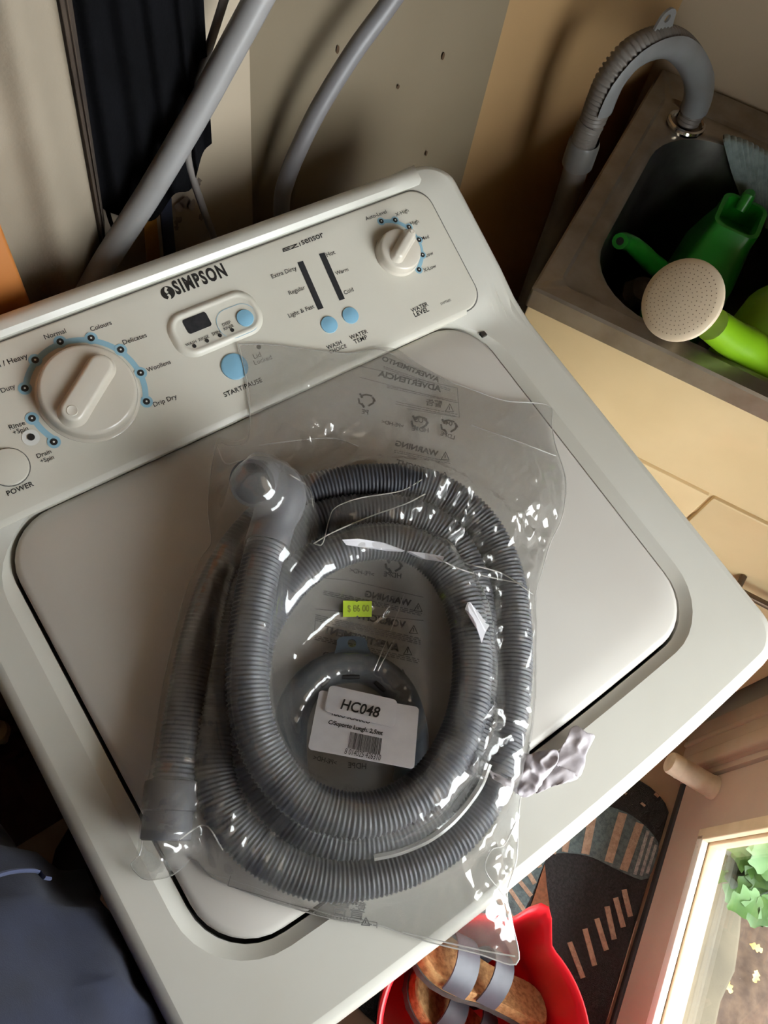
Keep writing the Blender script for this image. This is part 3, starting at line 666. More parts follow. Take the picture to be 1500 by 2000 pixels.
def ltext(txt, pl, pr, dz, bold, height, parent, material=m_ink, spacing=1.0, name='lettering'):
    V, F = text_mesh(txt, bold, spacing); A_ = onlabel(pl, dz); B_ = onlabel(pr, dz); e = B_ - A_; wd = np.linalg.norm(e); e /= wd; u = np.cross(ln_, e)
    x0, x1 = V[:, 0].min(), V[:, 0].max(); s_ = wd / (x1 - x0); ys = height / .7
    return mesh_obj(name, [A_ + e * (v[0] - x0) * s_ + u * v[1] * ys for v in V], F, material, parent, smooth=False)
m_black = mat('label_black_ink', (22, 20, 22), 0.5)
ltext('HC048', (664.4, 1384), (738.4, 1401.5), .0016, .018, .0092, lab2, m_black)
ltext('C/Suporto Lungh. 2,5mt', (640.3, 1413.4), (746.8, 1436), .0004, .028, .0036, lab, m_black)
ltext('TUBO SCARICO', (645, 1396), (722, 1413.5), .0004, .02, .0036, lab, m_black)
ltext('8 014025 426310', (672, 1472), (742.5, 1485.5), .0004, .0, .0048, lab, m_black)
b00, b10, b01 = onlabel((684.7, 1429), .0004), onlabel((748, 1442.5), .0004), onlabel((679.2, 1461), .0004); bu = b10 - b00; bv = b01 - b00
mb = MB(); x = 0.0; rb = random.Random(5)
while x < .98:
    wd = rb.choice((.008, .008, .016, .024)); gp_ = rb.choice((.010, .010, .018)); mb.add([b00 + bu * x, b00 + bu * (x + wd), b00 + bu * (x + wd) + bv, b00 + bu * x + bv], [(3, 2, 1, 0)]); x += wd + gp_
mb.build('barcode', m_black, lab, smooth=False)
# yellow price sticker with notches
yp, yn = fitted_plane([(670,1173),(726,1174),(726,1205),(670,1205)], .002)
Y = lambda p, dz=0: hit(p, yp + yn * dz, yn)
yo = [(670,1173),(694,1173.5),(697,1176),(700,1173.5),(726.5,1174),(726,1205),(701,1205),(698,1202),(695,1205),(670,1205)]
mb = MB(); mb.loops([[Y(p, -.0005) for p in yo[::-1]], [Y(p, 0) for p in yo[::-1]]], False, True); yst = mb.build('price_sticker', m_yellow, bag, smooth=False)
V, F = text_mesh('$ 86 00', 0, 1.0); A_ = Y((679, 1195), .0005); B_ = Y((721, 1194.5), .0005); e = B_ - A_; wd = np.linalg.norm(e); e /= wd; u = np.cross(yn, e); x0, x1 = V[:, 0].min(), V[:, 0].max(); s_ = wd / (x1 - x0)
m_price = mat('price_ink', (150, 160, 40), 0.5)
mesh_obj('lettering', [A_ + e * (v[0] - x0) * s_ + u * v[1] * .0082 for v in V], F, m_price, yst, smooth=False)
# torn label scraps
def scrap(poly, name, material, dz=.0016, fold=None):
    Q = [onfilm(p, dz) for p in poly]; mb = MB(); c_ = sum(Q) / len(Q); n_ = len(Q)
    mb.add(Q + [q - LN * .0004 for q in Q], [tuple(range(n_))[::-1], tuple(range(n_, 2 * n_))] + [(i, (i + 1) % n_, n_ + (i + 1) % n_, n_ + i) for i in range(n_)])
    return mb.build(name, material, bag, smooth=False)
scrap([(913,1177),(918,1176),(956,1222),(948,1235),(941,1256),(932,1228),(926,1214),(917,1198),(908,1190)], 'torn_scrap', m_paper, .003)
scrap([(908,1190),(914,1194),(924,1207),(930,1218),(932,1230),(922,1214)], 'torn_scrap', m_tape, .0036)
scrap([(668,1054),(700,1052),(750,1060),(790,1075),(786,1083),(745,1074),(700,1068),(676,1064)], 'torn_scrap', m_paper)
scrap([(796,1076),(830,1080),(868,1087),(864,1097),(830,1092),(800,1087)], 'torn_scrap', m_paper)
# crumpled torn paper tape hanging off the right side
def tape_piece(poly, h0, amp, seed):
    """crumpled thin paper over a pixel outline lying h0 above the lid"""
    P = np.array([onlid(tuple(p), h0)[:2] for p in crom(list(poly) + [poly[0]], len(poly) * 4 + 1)[:-1]]); g_ = .0016
    xs_ = np.arange(P[:, 0].min() - g_, P[:, 0].max() + g_ * 2, g_); ys_ = np.arange(P[:, 1].min() - g_, P[:, 1].max() + g_ * 2, g_); X_, Y_ = np.meshgrid(xs_, ys_, indexing='ij')
    ins = inpoly(X_, Y_, P); D_, SX, SY = segdist(X_, Y_, P); X2 = np.where(ins | (D_ > g_ * 1.1), X_, SX); Y2 = np.where(ins | (D_ > g_ * 1.1), Y_, SY); ok = ins | (D_ < g_ * 1.1)
    H_ = h0 + amp * (ridged(X_ * 60 + seed, Y_ * 70, 0) * .7 + ridged(X_ * 130, Y_ * 110 + seed, 1) * .35); vid = -np.ones(X_.shape, int); V_ = []; F_ = []
    fm = ok[:-1, :-1] & ok[1:, :-1] & ok[1:, 1:] & ok[:-1, 1:]
    for i, j in np.argwhere(ok): vid[i, j] = len(V_); V_.append(np.array([X2[i, j], Y2[i, j], lidz(Y2[i, j])]) + LN * H_[i, j])
    for i, j in np.argwhere(fm): F_.append((vid[i, j], vid[i + 1, j], vid[i + 1, j + 1], vid[i, j + 1]))
    o = mesh_obj('torn_tape', V_, F_, m_tape, bag); md = o.modifiers.new('thickness', 'SOLIDIFY'); md.thickness = .0003; return o
tape_piece([(1112,1422),(1124,1416),(1140,1430),(1158,1436),(1154,1450),(1142,1476),(1138,1500),(1128,1517),(1104,1502),(1079,1489),(1096,1456)], .007, .004, 1.0)
tape_piece([(1014,1466),(1030,1472),(1050,1466),(1079,1464),(1084,1480),(1074,1503),(1058,1524),(1040,1546),(1022,1556),(1000,1546),(990,1530),(998,1492)], .011, .009, 4.0)
tape_piece([(1076,1490),(1104,1502),(1130,1515),(1118,1524),(1080,1534),(1041,1549),(1056,1522)], .006, .004, 7.0)
tape_piece([(946,1494),(962,1506),(990,1512),(1000,1530),(993,1543),(970,1526),(954,1514)], .030, .006, 9.0)

# --- mirrored print on the far side of the film
m_print = mat('faded_black_print', (92, 90, 88), 0.6)
m_print2 = mat('fine_grey_print', (128, 126, 122), 0.6)
PH = .0054
def mtext(txt, pr_, pl_, bold=.03, ys=1.0, dz=PH, material=m_print):
    V, F = text_mesh(txt, bold, 1.0); A_ = onlid(pr_, dz); B_ = onlid(pl_, dz); e = B_ - A_; wd = np.linalg.norm(e); e /= wd; u = -np.cross(LN, e)
    x0, x1 = V[:, 0].min(), V[:, 0].max(); s_ = wd / (x1 - x0)
    return mesh_obj('printed_text', [A_ + e * (v[0] - x0) * s_ + u * v[1] * s_ * ys for v in V], [f[::-1] for f in F], material, bag, smooth=False)
def c2(x, y): return (700 + x / 3.5714, 650 + y / 3.5714)
def c4b(x, y): return (520 + x / 3.9474, 1060 + y / 3.9474)
for t, a, b in [('AVVERTIMENTO', c2(560, 345), c2(160, 190)), ('ADVERTENCIA', c2(575, 412), c2(135, 300)), ('WARNING', c2(555, 862), c2(255, 785)), ('VORSICHT', c2(545, 1000), c2(260, 915)),
                ('WARNING', c4b(1115, 490), c4b(760, 415)), ('VORSICHT', c4b(1072, 660), c4b(690, 580)), ('AVERTISSEMENT', c4b(1022, 838), c4b(440, 690)), ('AVVERTIMENTO', c4b(975, 1005), c4b(430, 885))]:
    mtext(t, a, b, .04, .95)
for t, a, b in [('警告', c2(585, 520), c2(470, 500)), ('LDPE', c2(668, 745), c2(572, 712)), ('HDPE', c2(490, 695), c2(372, 680)), ('PE', c2(68, 570), c2(20, 562)), ('>PE-HD<', c2(315, 665), c2(160, 630)), ('04', c2(655, 650), c2(605, 640)), ('PUS', c2(480, 632), c2(390, 620)),
                ('>PE-HD<', c4b(830, 262), c4b(640, 225)), ('HDPE', c4b(1040, 275), c4b(905, 258)), ('警告', (712, 1795), (648, 1784)), ('>PE-HD<', c4b(540, 1715), c4b(360, 1670)), ('HDPE', c4b(770, 1745), c4b(630, 1735))]:
    mtext(t, a, b, .015)
def pstroke(pts, wid=.0006, material=m_print2): return stroke(bag, pts, wid, material, 'printed_mark', onlid, PH)
def tri(c_, k):
    x, y = c_; pstroke([(x - k, y + k * .8), (x + k, y + k * .95), (x + k * .1, y - k), (x - k, y + k * .8)], .0007, m_print); pstroke([(x, y - k * .3), (x, y + k * .35)], .0009, m_print)
for c_ in (c2(635, 525), c2(605, 860), c2(600, 1000), c4b(1170, 500), c4b(1135, 670), c4b(1090, 835), c4b(1050, 1010), (714, 1800)): tri(c_, 8)
def recyc(c_, k):
    x, y = c_
    for q in range(3):
        a0 = math.radians(90 + 120 * q); P_ = [(x + k * math.cos(a0 + math.radians(d_)) * 1.1, y - k * math.sin(a0 + math.radians(d_)) * .8 + (x * 0)) for d_ in (-42, 0, 38)]
        pstroke(P_, .0019, m_print); ex_, ey_ = P_[-1]; pstroke([(ex_ - 2.5, ey_ - 3), (ex_ + 1, ey_ + 3)], .0022, m_print)
for c_ in (c2(55, 470), c2(425, 625), c2(630, 650), c4b(980, 175)): recyc(c_, 14)
# fine print: rows of small unreadable dashes
def fine(p0, p1, rows, step, seed):
    rg = random.Random(seed); mb = MB()
    for r_ in range(rows):
        t = 0.0
        while t < 1:
            l = rg.uniform(.02, .06); a = (p0[0] + (p1[0] - p0[0]) * t + step[0] * r_, p0[1] + (p1[1] - p0[1]) * t + step[1] * r_); b = (p0[0] + (p1[0] - p0[0]) * min(t + l, 1) + step[0] * r_, p0[1] + (p1[1] - p0[1]) * min(t + l, 1) + step[1] * r_)
            A_ = onlid(a, PH); B_ = onlid(b, PH); d = B_ - A_; d /= np.linalg.norm(d) + 1e-9; s_ = np.cross(LN, d) * .00045
            mb.add([A_ - s_, B_ - s_, B_ + s_, A_ + s_], [(0, 1, 2, 3)]); t += l + .014
    mb.build('printed_fine_print', m_print2, bag, smooth=False)['kind'] = 'stuff'
fine(c2(175, 235), c2(640, 395), 2, (0, 3.2), 1); fine(c2(200, 370), c2(680, 475), 2, (0, 3.2), 2); fine(c2(260, 480), c2(690, 570), 2, (-1, 4), 3); fine(c2(250, 820), c2(640, 900), 2, (0, 3.4), 4)
fine(c4b(440, 370), c4b(1200, 535), 3, (0, 3.4), 5); fine(c4b(380, 555), c4b(1190, 740), 4, (0, 3.6), 6); fine(c4b(370, 715), c4b(1180, 900), 3, (0, 3.6), 7); fine((598, 1780), (735, 1808), 1, (0, 3.4), 8); fine((560, 1764), (700, 1800), 1, (0, 3.4), 9)
pstroke([c2(0, 230), c2(690, 385)]); pstroke([c2(10, 310), c2(695, 490)]); pstroke([c2(690, 385), c2(705, 590)]); pstroke([c2(705, 590), c2(340, 530)]); pstroke([c4b(430, 270), c4b(640, 290), c4b(1210, 420)]); pstroke([c4b(380, 510), c4b(1210, 600)]); pstroke([c4b(380, 580), c4b(370, 700)])
pstroke([(600, 1775), (736, 1802), (736, 1812)]); pstroke([(450, 1712), (445, 1730), (600, 1775)])

# ================================================================== laundry sink in the corner
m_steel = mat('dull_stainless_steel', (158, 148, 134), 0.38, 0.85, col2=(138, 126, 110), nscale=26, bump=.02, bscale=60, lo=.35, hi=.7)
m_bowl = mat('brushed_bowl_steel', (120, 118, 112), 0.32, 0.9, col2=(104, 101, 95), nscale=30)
m_cab = mat('beige_cabinet_enamel', (214, 190, 148), 0.30, col2=(207, 183, 141), nscale=10, coat=.1)
m_kick = mat('dark_kick', (40, 34, 32), 0.7)
m_chrome = mat('chrome_ring', (210, 206, 200), 0.12, 1.0)
SA0, SA1, SB0, SB1, SZ = .555, 1.092, -.500, .152, .893
sink = thing('laundry_sink', AB(.82, -.17, 0), 'stainless steel laundry sink set in a beige cabinet, holding green watering cans', 'sink')
def abl(P, z): return [AB(a, b, z) for a, b in P]
BA0, BA1, BB0, BB1 = .597, .990, -.40, .103
mb = MB(); K = 8
o_ = lambda ins, r: rrect(SA0 + ins, SA1 - ins, SB0 + ins, SB1 - ins, r, K, 6)
i_ = lambda ins, r: rrect(BA0 + ins, BA1 - ins, BB0 + ins, BB1 - ins, r, K, 6)
led = rrect(.580, 1.03, -.44, .127, .02, K, 6); led2 = rrect(.584, 1.026, -.436, .123, .018, K, 6)
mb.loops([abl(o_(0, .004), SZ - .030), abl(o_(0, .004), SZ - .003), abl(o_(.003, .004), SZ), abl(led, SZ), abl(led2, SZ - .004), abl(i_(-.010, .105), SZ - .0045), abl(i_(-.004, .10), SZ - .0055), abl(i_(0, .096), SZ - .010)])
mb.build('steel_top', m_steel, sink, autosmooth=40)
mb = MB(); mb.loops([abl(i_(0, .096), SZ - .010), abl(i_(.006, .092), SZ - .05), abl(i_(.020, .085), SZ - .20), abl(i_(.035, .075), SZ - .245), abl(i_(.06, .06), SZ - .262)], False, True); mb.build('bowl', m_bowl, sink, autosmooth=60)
mb = MB(); mb.box(AB((SA0 + .03 + SA1) / 2, (SB0 + SB1) / 2, .355), R1 * (SA1 - SA0 - .03) / 2, R2 * (SB1 - SB0 - .004) / 2, np.array([0, 0, .265])); mb.build('cabinet_body', m_cab, sink, smooth=False)
mb = MB()
for c_, ha, hb in ((AB(SA0 + .036, (SB0 + SB1) / 2, .742), .010, (SB1 - SB0 - .004) / 2), (AB(SA1 - .012, (SB0 + SB1) / 2, .742), .010, (SB1 - SB0 - .004) / 2), (AB((SA0 + SA1) / 2 + .012, SB1 - .014, .742), (SA1 - SA0) / 2 - .024, .010), (AB((SA0 + SA1) / 2 + .012, SB0 + .014, .742), (SA1 - SA0) / 2 - .024, .010)):
    mb.box(c_, R1 * ha, R2 * hb, np.array([0, 0, .121]))
mb.build('cabinet_rim', m_cab, sink, smooth=False)
mb = MB(); mb.box(AB(.85, (SB0 + SB1) / 2, .046), R1 * .22, R2 * (SB1 - SB0 - .02) / 2, np.array([0, 0, .046])); mb.build('kick_board', m_kick, sink, smooth=False)
FA = .575
def front_panel(b0, b1, z0, z1, name):
    mb = MB(); mb.box(AB(FA + .007, (b0 + b1) / 2, (z0 + z1) / 2), R2 * (b1 - b0) / 2, np.array([0, 0, (z1 - z0) / 2]), R1 * .007, .003); return mb.build(name, m_cab, sink, autosmooth=40)
front_panel(SB0 + .002, SB1 - .002, .680, .862, 'fascia_panel')
front_panel(-.1885, SB1 - .002, .035, .674, 'cabinet_door')
d2 = front_panel(SB0 + .002, -.1935, .035, .674, 'cabinet_door')
m_handle = mat('bronze_handle', (120, 104, 88), 0.35, 0.7)
mb = MB(); mb.box(AB(FA - .020, -.345, .532), R2 * .052, np.array([0, 0, .005]), R1 * .005, .003); mb.tube([AB(FA, -.315, .545), AB(FA - .02, -.315, .536)], .005, 10); mb.tube([AB(FA, -.375, .545), AB(FA - .02, -.375, .536)], .005, 10); mb.build('handle', m_handle, d2)
# standpipe ring at the back corner
rc = onz((1339, 243), SZ); mb = MB(); mb.lathe(rc, (0, 0, 1), [(.026, -.004), (.0285, .001), (.0275, .0045), (.0245, .006), (.0225, .004), (.022, -.003)], 32); mb.build('standpipe_ring', m_chrome, sink)

# old drain hose hooked over into the standpipe
m_oldhose = mat('aged_grey_hose', (104, 98, 92), 0.5, col2=(92, 85, 78), nscale=18)
m_oldguide = mat('aged_grey_guide', (112, 112, 112), 0.4, col2=(100, 98, 95), nscale=14)
YH = .533
oh = thing('standpipe_hose', (0.62, .535, 0), 'grey drain hose rising beside the sink and hooked over into its corner ring', 'hose')
bend = [ony(p, YH) for p in ((1158, 235), (1172, 195), (1192, 150), (1226, 108), (1268, 84), (1310, 80), (1344, 106), (1364, 150), (1362, 196), (1346, 235))]
bend[-1] = np.array([rc[0] + .002, rc[1], rc[2] + .001])
low = [np.array([.520, .540, .06]), np.array([.600, .536, .30]), np.array([.632, .534, .58]), np.array([.628, .534, .72]), np.array([.622, .534, .84]), np.array([.606, .533, .94])]
P_ = crom(low + bend, 420)
kb = int(np.argmin(np.linalg.norm(P_ - bend[0], axis=1)))
mb = MB(); mb.tube(list(P_[:kb:3]), .0165, 16); mb.build('smooth_tube', m_oldhose, oh)
corrugated(P_[kb - 14:], .0166, .0056, 18, .15).build('corrugated_tube', m_oldhose, oh, autosmooth=None)
mb = MB(); mb.lathe(P_[kb - 22], P_[kb - 2] - P_[kb - 22], [(.0172, 0), (.0205, .003), (.0205, .036), (.0185, .040)], 24); mb.build('collar', m_oldguide, oh)
gc_ = np.array([ony((1262, 200), YH)[0], YH, ony((1262, 200), YH)[2]]); Q_ = P_[kb + 6:-4:4]; Ls = []
for i in range(len(Q_)):
    t_ = Q_[min(i + 1, len(Q_) - 1)] - Q_[max(i - 1, 0)]; t_ /= np.linalg.norm(t_); inn = gc_ - Q_[i] + np.array([0, -.07, -.015]); inn -= t_ * (inn @ t_); inn /= np.linalg.norm(inn); sd = np.cross(t_, inn)
    wv = 95 if i < len(Q_) * .75 else 95 + 55 * (i - len(Q_) * .75) / (len(Q_) * .25)
    an = np.radians(np.linspace(-wv, wv, 17)); Ls.append([Q_[i] + (inn * math.cos(a) + sd * math.sin(a)) * .0192 for a in an] + [Q_[i] + (inn * math.cos(a) + sd * math.sin(a)) * .0176 for a in an[::-1]])
mb = MB(); mb.loops(Ls, True, True); mb.build('hook_guide', m_oldguide, oh, autosmooth=50)
tp = ony((1299, 42), YH); mb = MB(); ob = [(-.018, -.022), (.018, -.022), (.014, .004), (.010, .014), (0, .018), (-.010, .014), (-.014, .004)]; ob = [tuple(q) for q in crom(ob + [ob[0]], 29)[:-1]]
ho = [(.0045 * math.cos(math.atan2(q[1] - .007, q[0])), .007 + .0045 * math.sin(math.atan2(q[1] - .007, q[0]))) for q in ob]; X3 = lambda q, h: tp + np.array([q[0], h, q[1] - .003])
mb.loops([[X3(q, -.0015) for q in ho], [X3(q, .0015) for q in ho], [X3(q, .0015) for q in ob], [X3(q, -.0015) for q in ob], [X3(q, -.0015) for q in ho]]); mb.build('hanging_tab', m_oldguide, oh, smooth=False)

# ---------------------------------------------------------------- watering cans in the bowl
m_green = mat('dark_green_plastic', (36, 140, 40), 0.35, col2=(32, 130, 36), nscale=12)
m_lime = mat('lime_green_plastic', (128, 178, 26), 0.32, col2=(120, 170, 22), nscale=12)
m_rose = mat('cream_rose_plastic', (226, 208, 182), 0.4, col2=(218, 200, 172), nscale=20)
ZB = SZ - .262
g = thing('watering_can', AB(.83, -.10, ZB), 'dark green plastic watering can with thin curved spout standing in the steel sink', 'watering can')
def ringl(a0, a1, b0, b1, z, r, sh=(0, 0)): return [AB(a + sh[0], b + sh[1], z) for a, b in rrect(a0, a1, b0, b1, r, 6)]
mb = MB(); mb.loops([ringl(.765, .945, -.085, .000, ZB + .004, .025), ringl(.76, .95, -.088, .006, ZB + .02, .028), ringl(.768, .948, -.086, .004, ZB + .15, .028), ringl(.790, .945, -.084, -.004, ZB + .178, .022), ringl(.85, .94, -.080, -.012, ZB + .205, .02), ringl(.86, .94, -.080, -.014, ZB + .225, .016), ringl(.866, .934, -.074, -.020, ZB + .225, .013), ringl(.866, .934, -.074, -.020, ZB + .19, .013)], True, True); mb.build('body', m_green, g, autosmooth=50)
sp = [AB(.775, -.03, ZB + .05), AB(.735, -.012, ZB + .09), onz((1292, 548), ZB + .135), onz((1266, 508), ZB + .175), onz((1240, 482), ZB + .20), onz((1219, 471), ZB + .210), onz((1211, 471), ZB + .226)]
mb = MB(); sc_ = crom(sp, 26); mb.tube(list(sc_), list(np.linspace(.021, .0105, 26)), 14); spt = mb.build('spout', m_green, g)
hd = sc_[-1] - sc_[-3]; hd /= np.linalg.norm(hd); mb = MB(); mb.lathe(sc_[-1], hd, [(.0052, .0006), (.0002, .0006)], 14, False, True); mb.build('spout_hole', m_dark, spt)
hpts = [AB(.925, -.045, ZB + .215), AB(.938, -.045, ZB + .234), AB(.950, -.045, ZB + .19), AB(.950, -.045, ZB + .12), AB(.942, -.045, ZB + .08)]
mb = MB(); mb.tube(list(crom(hpts, 20)), .009, 12); mb.build('handle', m_green, g)
# lime can, leaning on the front of the bowl with its rose over the rim
l = thing('watering_can', AB(.69, -.27, ZB), 'lime green watering can with a big round cream sprinkler rose resting over the sink rim', 'watering can')
def ell(c_, ra, rb, z, n=28): return [AB(c_[0] + ra * math.cos(t), c_[1] + rb * math.sin(t), z) for t in np.linspace(0, 2 * math.pi, n, endpoint=False)]
mb = MB(); cL = (.745, -.192)
mb.loops([ell(cL, .075, .082, ZB + .004), ell(cL, .085, .092, ZB + .012), ell(cL, .088, .096, ZB + .12), ell(cL, .088, .096, ZB + .215), ell((.75, -.197), .072, .082, ZB + .25), ell((.755, -.20), .052, .060, ZB + .262), ell((.755, -.20), .052, .060, ZB + .28), ell((.755, -.20), .048, .056, ZB + .28), ell((.755, -.20), .048, .056, ZB + .24)], True, True); mb.build('body', m_lime, l, autosmooth=60)
rose_c = onz((1331, 586), .950); sb = [AB(.70, -.20, ZB + .10), AB(.655, -.185, .80), onz((1470, 690), .885), onz((1430, 662), .905), onz((1392, 634), .925)]
mb = MB(); mb.tube(list(crom(sb, 24)), list(np.linspace(.034, .019, 24)), 18); spo = mb.build('spout', m_lime, l)
ax_ = CAMP - rose_c; ax_ /= np.linalg.norm(ax_); ax_ = ax_ + .42 * (-CX) + .26 * (-CY); ax_ /= np.linalg.norm(ax_)
RR = .0455
mb = MB(); mb.lathe(rose_c - ax_ * .034, ax_, [(.0175, -.014), (.0195, 0), (.024, .008), (.034, .018), (.043, .027), (RR, .031), (RR, .034), (RR * .97, .0355), (RR * .8, .0375), (RR * .4, .0395), (.0006, .040)], 44, True, True); rs = mb.build('rose', m_rose, l, autosmooth=60)
uu = np.cross(ax_, [0, 0, 1.]); uu /= np.linalg.norm(uu); vv = np.cross(ax_, uu); mb = MB()
for q in range(1, 9):
    for k in range(q * 6):
        t = 2 * math.pi * k / (q * 6) + q * .3; r_ = RR * .105 * q; h = float(np.interp(r_ / RR, [0, .4, .8, .97, 1], [.006, .0055, .0035, .0015, 0]))
        c_ = rose_c + ax_ * (h + .0004) + (uu * math.cos(t) + vv * math.sin(t)) * r_
        mb.add([c_ + (uu * math.cos(z_) + vv * math.sin(z_)) * .0006 for z_ in np.linspace(0, 2 * math.pi, 6, endpoint=False)], [tuple(range(6))])
hl = mb.build('sprinkler_holes', mat('rose_hole', (120, 98, 74), .7), rs, smooth=False); hl['kind'] = 'stuff'
hpts = [AB(.79, -.24, ZB + .27), AB(.84, -.28, ZB + .28), AB(.87, -.31, ZB + .17), AB(.81, -.262, ZB + .06)]
mb = MB(); mb.tube(list(crom(hpts, 18)), .010, 12); mb.build('handle', m_lime, l)
# ribbed cloth over the back of the bowl
m_cloth = mat('grey_green_ribbed_cloth', (128, 142, 140), 0.9, col2=(112, 126, 124), nscale=90, bump=.4, bscale=260, sheen=.2)
cg = [[onz((1414, 262), SZ + .006), onz((1416, 278), SZ + .004), hit((1430, 330), R1 * .968, R1), hit((1444, 370), R1 * .966, R1), hit((1458, 408), R1 * .964, R1)], [AB(1.0, -.13, SZ + .006), AB(.985, -.13, SZ + .004), AB(.968, -.135, SZ - .03), AB(.966, -.14, SZ - .06), AB(.964, -.145, SZ - .09)]]
cA, cB = crom(cg[0], 40), crom(cg[1], 40); mb = MB(); L0 = []; L1 = []
for i in range(73):
    t = i / 72; row = cA * (1 - t) + cB * t; rib = .0022 * abs(math.sin(t * 72 / 2 * math.pi * .5)) + .004 * math.sin(t * 9)
    L0.append([p + np.array([-.3, -.3, .9]) * rib for p in row]); L1.append([p + np.array([-.3, -.3, .9]) * rib - np.array([0, 0, .003]) for p in row])
mb.loops([a + b[::-1] for a, b in zip(L0, L1)], True, True); cl2 = mb.build('dish_cloth', m_cloth, None); tag(cl2, 'grey green ribbed cloth hanging over the back rim of the sink bowl', 'cloth')
# pale pumice block in the bowl
m_pum = mat('pale_sponge', (170, 158, 146), 0.9, col2=(150, 138, 126), nscale=60, bump=.5, bscale=200)
pc = onz((1262, 560), ZB + .075); mb = MB(); prof = [(.001, -.060), (.024, -.060), (.032, -.05), (.035, -.032), (.033, -.012), (.022, 0), (.001, .003)]; mb.lathe(pc + np.array([.012, .004, 0]), (0, 0, 1), prof, 24, True, True)
mb.v = [v + np.array([1, .6, .4]) * .005 * math.sin(v[0] * 140 + v[1] * 90) for v in mb.v]; zmin = min(v[2] for v in mb.v); mb.v = [v + np.array([0, 0, ZB + .0008 - zmin]) for v in mb.v]
tag(mb.build('sponge', m_pum, None), 'pale rounded sponge on the bottom of the steel sink bowl', 'sponge')

# ================================================================== glazed outside door, mat, tub, garden
m_door = mat('pinkish_beige_door_paint', (188, 164, 146), 0.45, col2=(180, 154, 136), nscale=5)
m_arch = mat('beige_architrave_paint', (186, 164, 142), 0.5, col2=(176, 152, 130), nscale=9)
m_bead = mat('worn_white_bead', (238, 234, 226), 0.4, col2=(120, 110, 100), nscale=120, lo=.70, hi=.74)
m_bead2 = mat('cream_bead', (226, 206, 172), 0.45, col2=(214, 192, 156), nscale=20)
DZ0, DZ1 = .018, 2.035; GA0, GA1, GZ0, GZ1 = -.262, .312, .160, 1.90; DT = .040
ZV = np.array([0, 0, 1.0])
door = mesh_parent = None
def slab(mb, a0, a1, b0, b1, z0, z1, bev=0.0): mb.box(AB((a0 + a1) / 2, (b0 + b1) / 2, (z0 + z1) / 2), R1 * (a1 - a0) / 2, R2 * (b1 - b0) / 2, ZV * (z1 - z0) / 2, bev)
mb = MB(); BF = BDOOR; slab(mb, A_L, GA0, BF - DT, BF, DZ0, DZ1); slab(mb, GA1, A_H, BF - DT, BF, DZ0, DZ1); slab(mb, GA0, GA1, BF - DT, BF, DZ0, GZ0); slab(mb, GA0, GA1, BF - DT, BF, GZ1, DZ1)
door = tag(mb.build('door_1', m_door, None, smooth=False), kind='structure'); ELOC[door.name] = (0, 0, 0)
# glazing beads: a white weathered one on the bottom rail, cream ones on the stiles
mb = MB(); slab(mb, GA0, GA1, BF - .002, BF + .010, GZ0 - .010, GZ0 + .012, .002); mb.build('glazing_bead', m_bead, door)
mb = MB(); slab(mb, GA1 - .010, GA1 + .012, BF - .002, BF + .010, GZ0 - .010, GZ1 + .01, .002); mb.build('glazing_bead', m_bead2, door)
mb = MB(); slab(mb, GA0 - .012, GA0 + .010, BF - .002, BF + .010, GZ0 - .010, GZ1 + .01, .002); mb.build('glazing_bead', m_bead2, door)
mb = MB(); slab(mb, GA0, GA1, BF - .020, BF - .004, GZ0, GZ0 + .014, .002); slab(mb, GA1 - .014, GA1, BF - .020, BF - .004, GZ0, GZ1, .002); mb.build('glazing_rebate', m_bead2, door)
mg = bpy.data.materials.new('door_glass'); mg.use_nodes = True; nt = mg.node_tree; nt.nodes.clear()
out = nt.nodes.new('ShaderNodeOutputMaterial'); tr = nt.nodes.new('ShaderNodeBsdfTransparent'); tr.inputs[0].default_value = (.95, .96, .95, 1); gl = nt.nodes.new('ShaderNodeBsdfGlossy'); gl.inputs[1].default_value = .02
mx = nt.nodes.new('ShaderNodeMixShader'); nt.links.new(schlick(nt, .04), mx.inputs[0]); nt.links.new(tr.outputs[0], mx.inputs[1]); nt.links.new(gl.outputs[0], mx.inputs[2]); nt.links.new(mx.outputs[0], out.inputs[0])
mb = MB(); slab(mb, GA0, GA1, BF - .026, BF - .022, GZ0, GZ1); mb.build('pane', mg, door, smooth=False)
# door stop
s0 = AB(.409, BF, .142); s1 = s0 + R2 * .095 + np.array([0, 0, .010]); m_stop = mat('aged_cream_rubber', (206, 186, 162), .55, col2=(186, 164, 140), nscale=30)
mb = MB(); ax2 = s1 - s0; l2 = np.linalg.norm(ax2); mb.lathe(s0, ax2, [(.023, 0), (.023, .006), (.0215, .008), (.021, l2 * .75), (.0215, l2 * .76), (.0215, l2 * .79), (.021, l2 * .80), (.021, l2 * .96), (.019, l2), (.001, l2)], 28, True, True); mb.build('door_stop', m_stop, door, autosmooth=45)
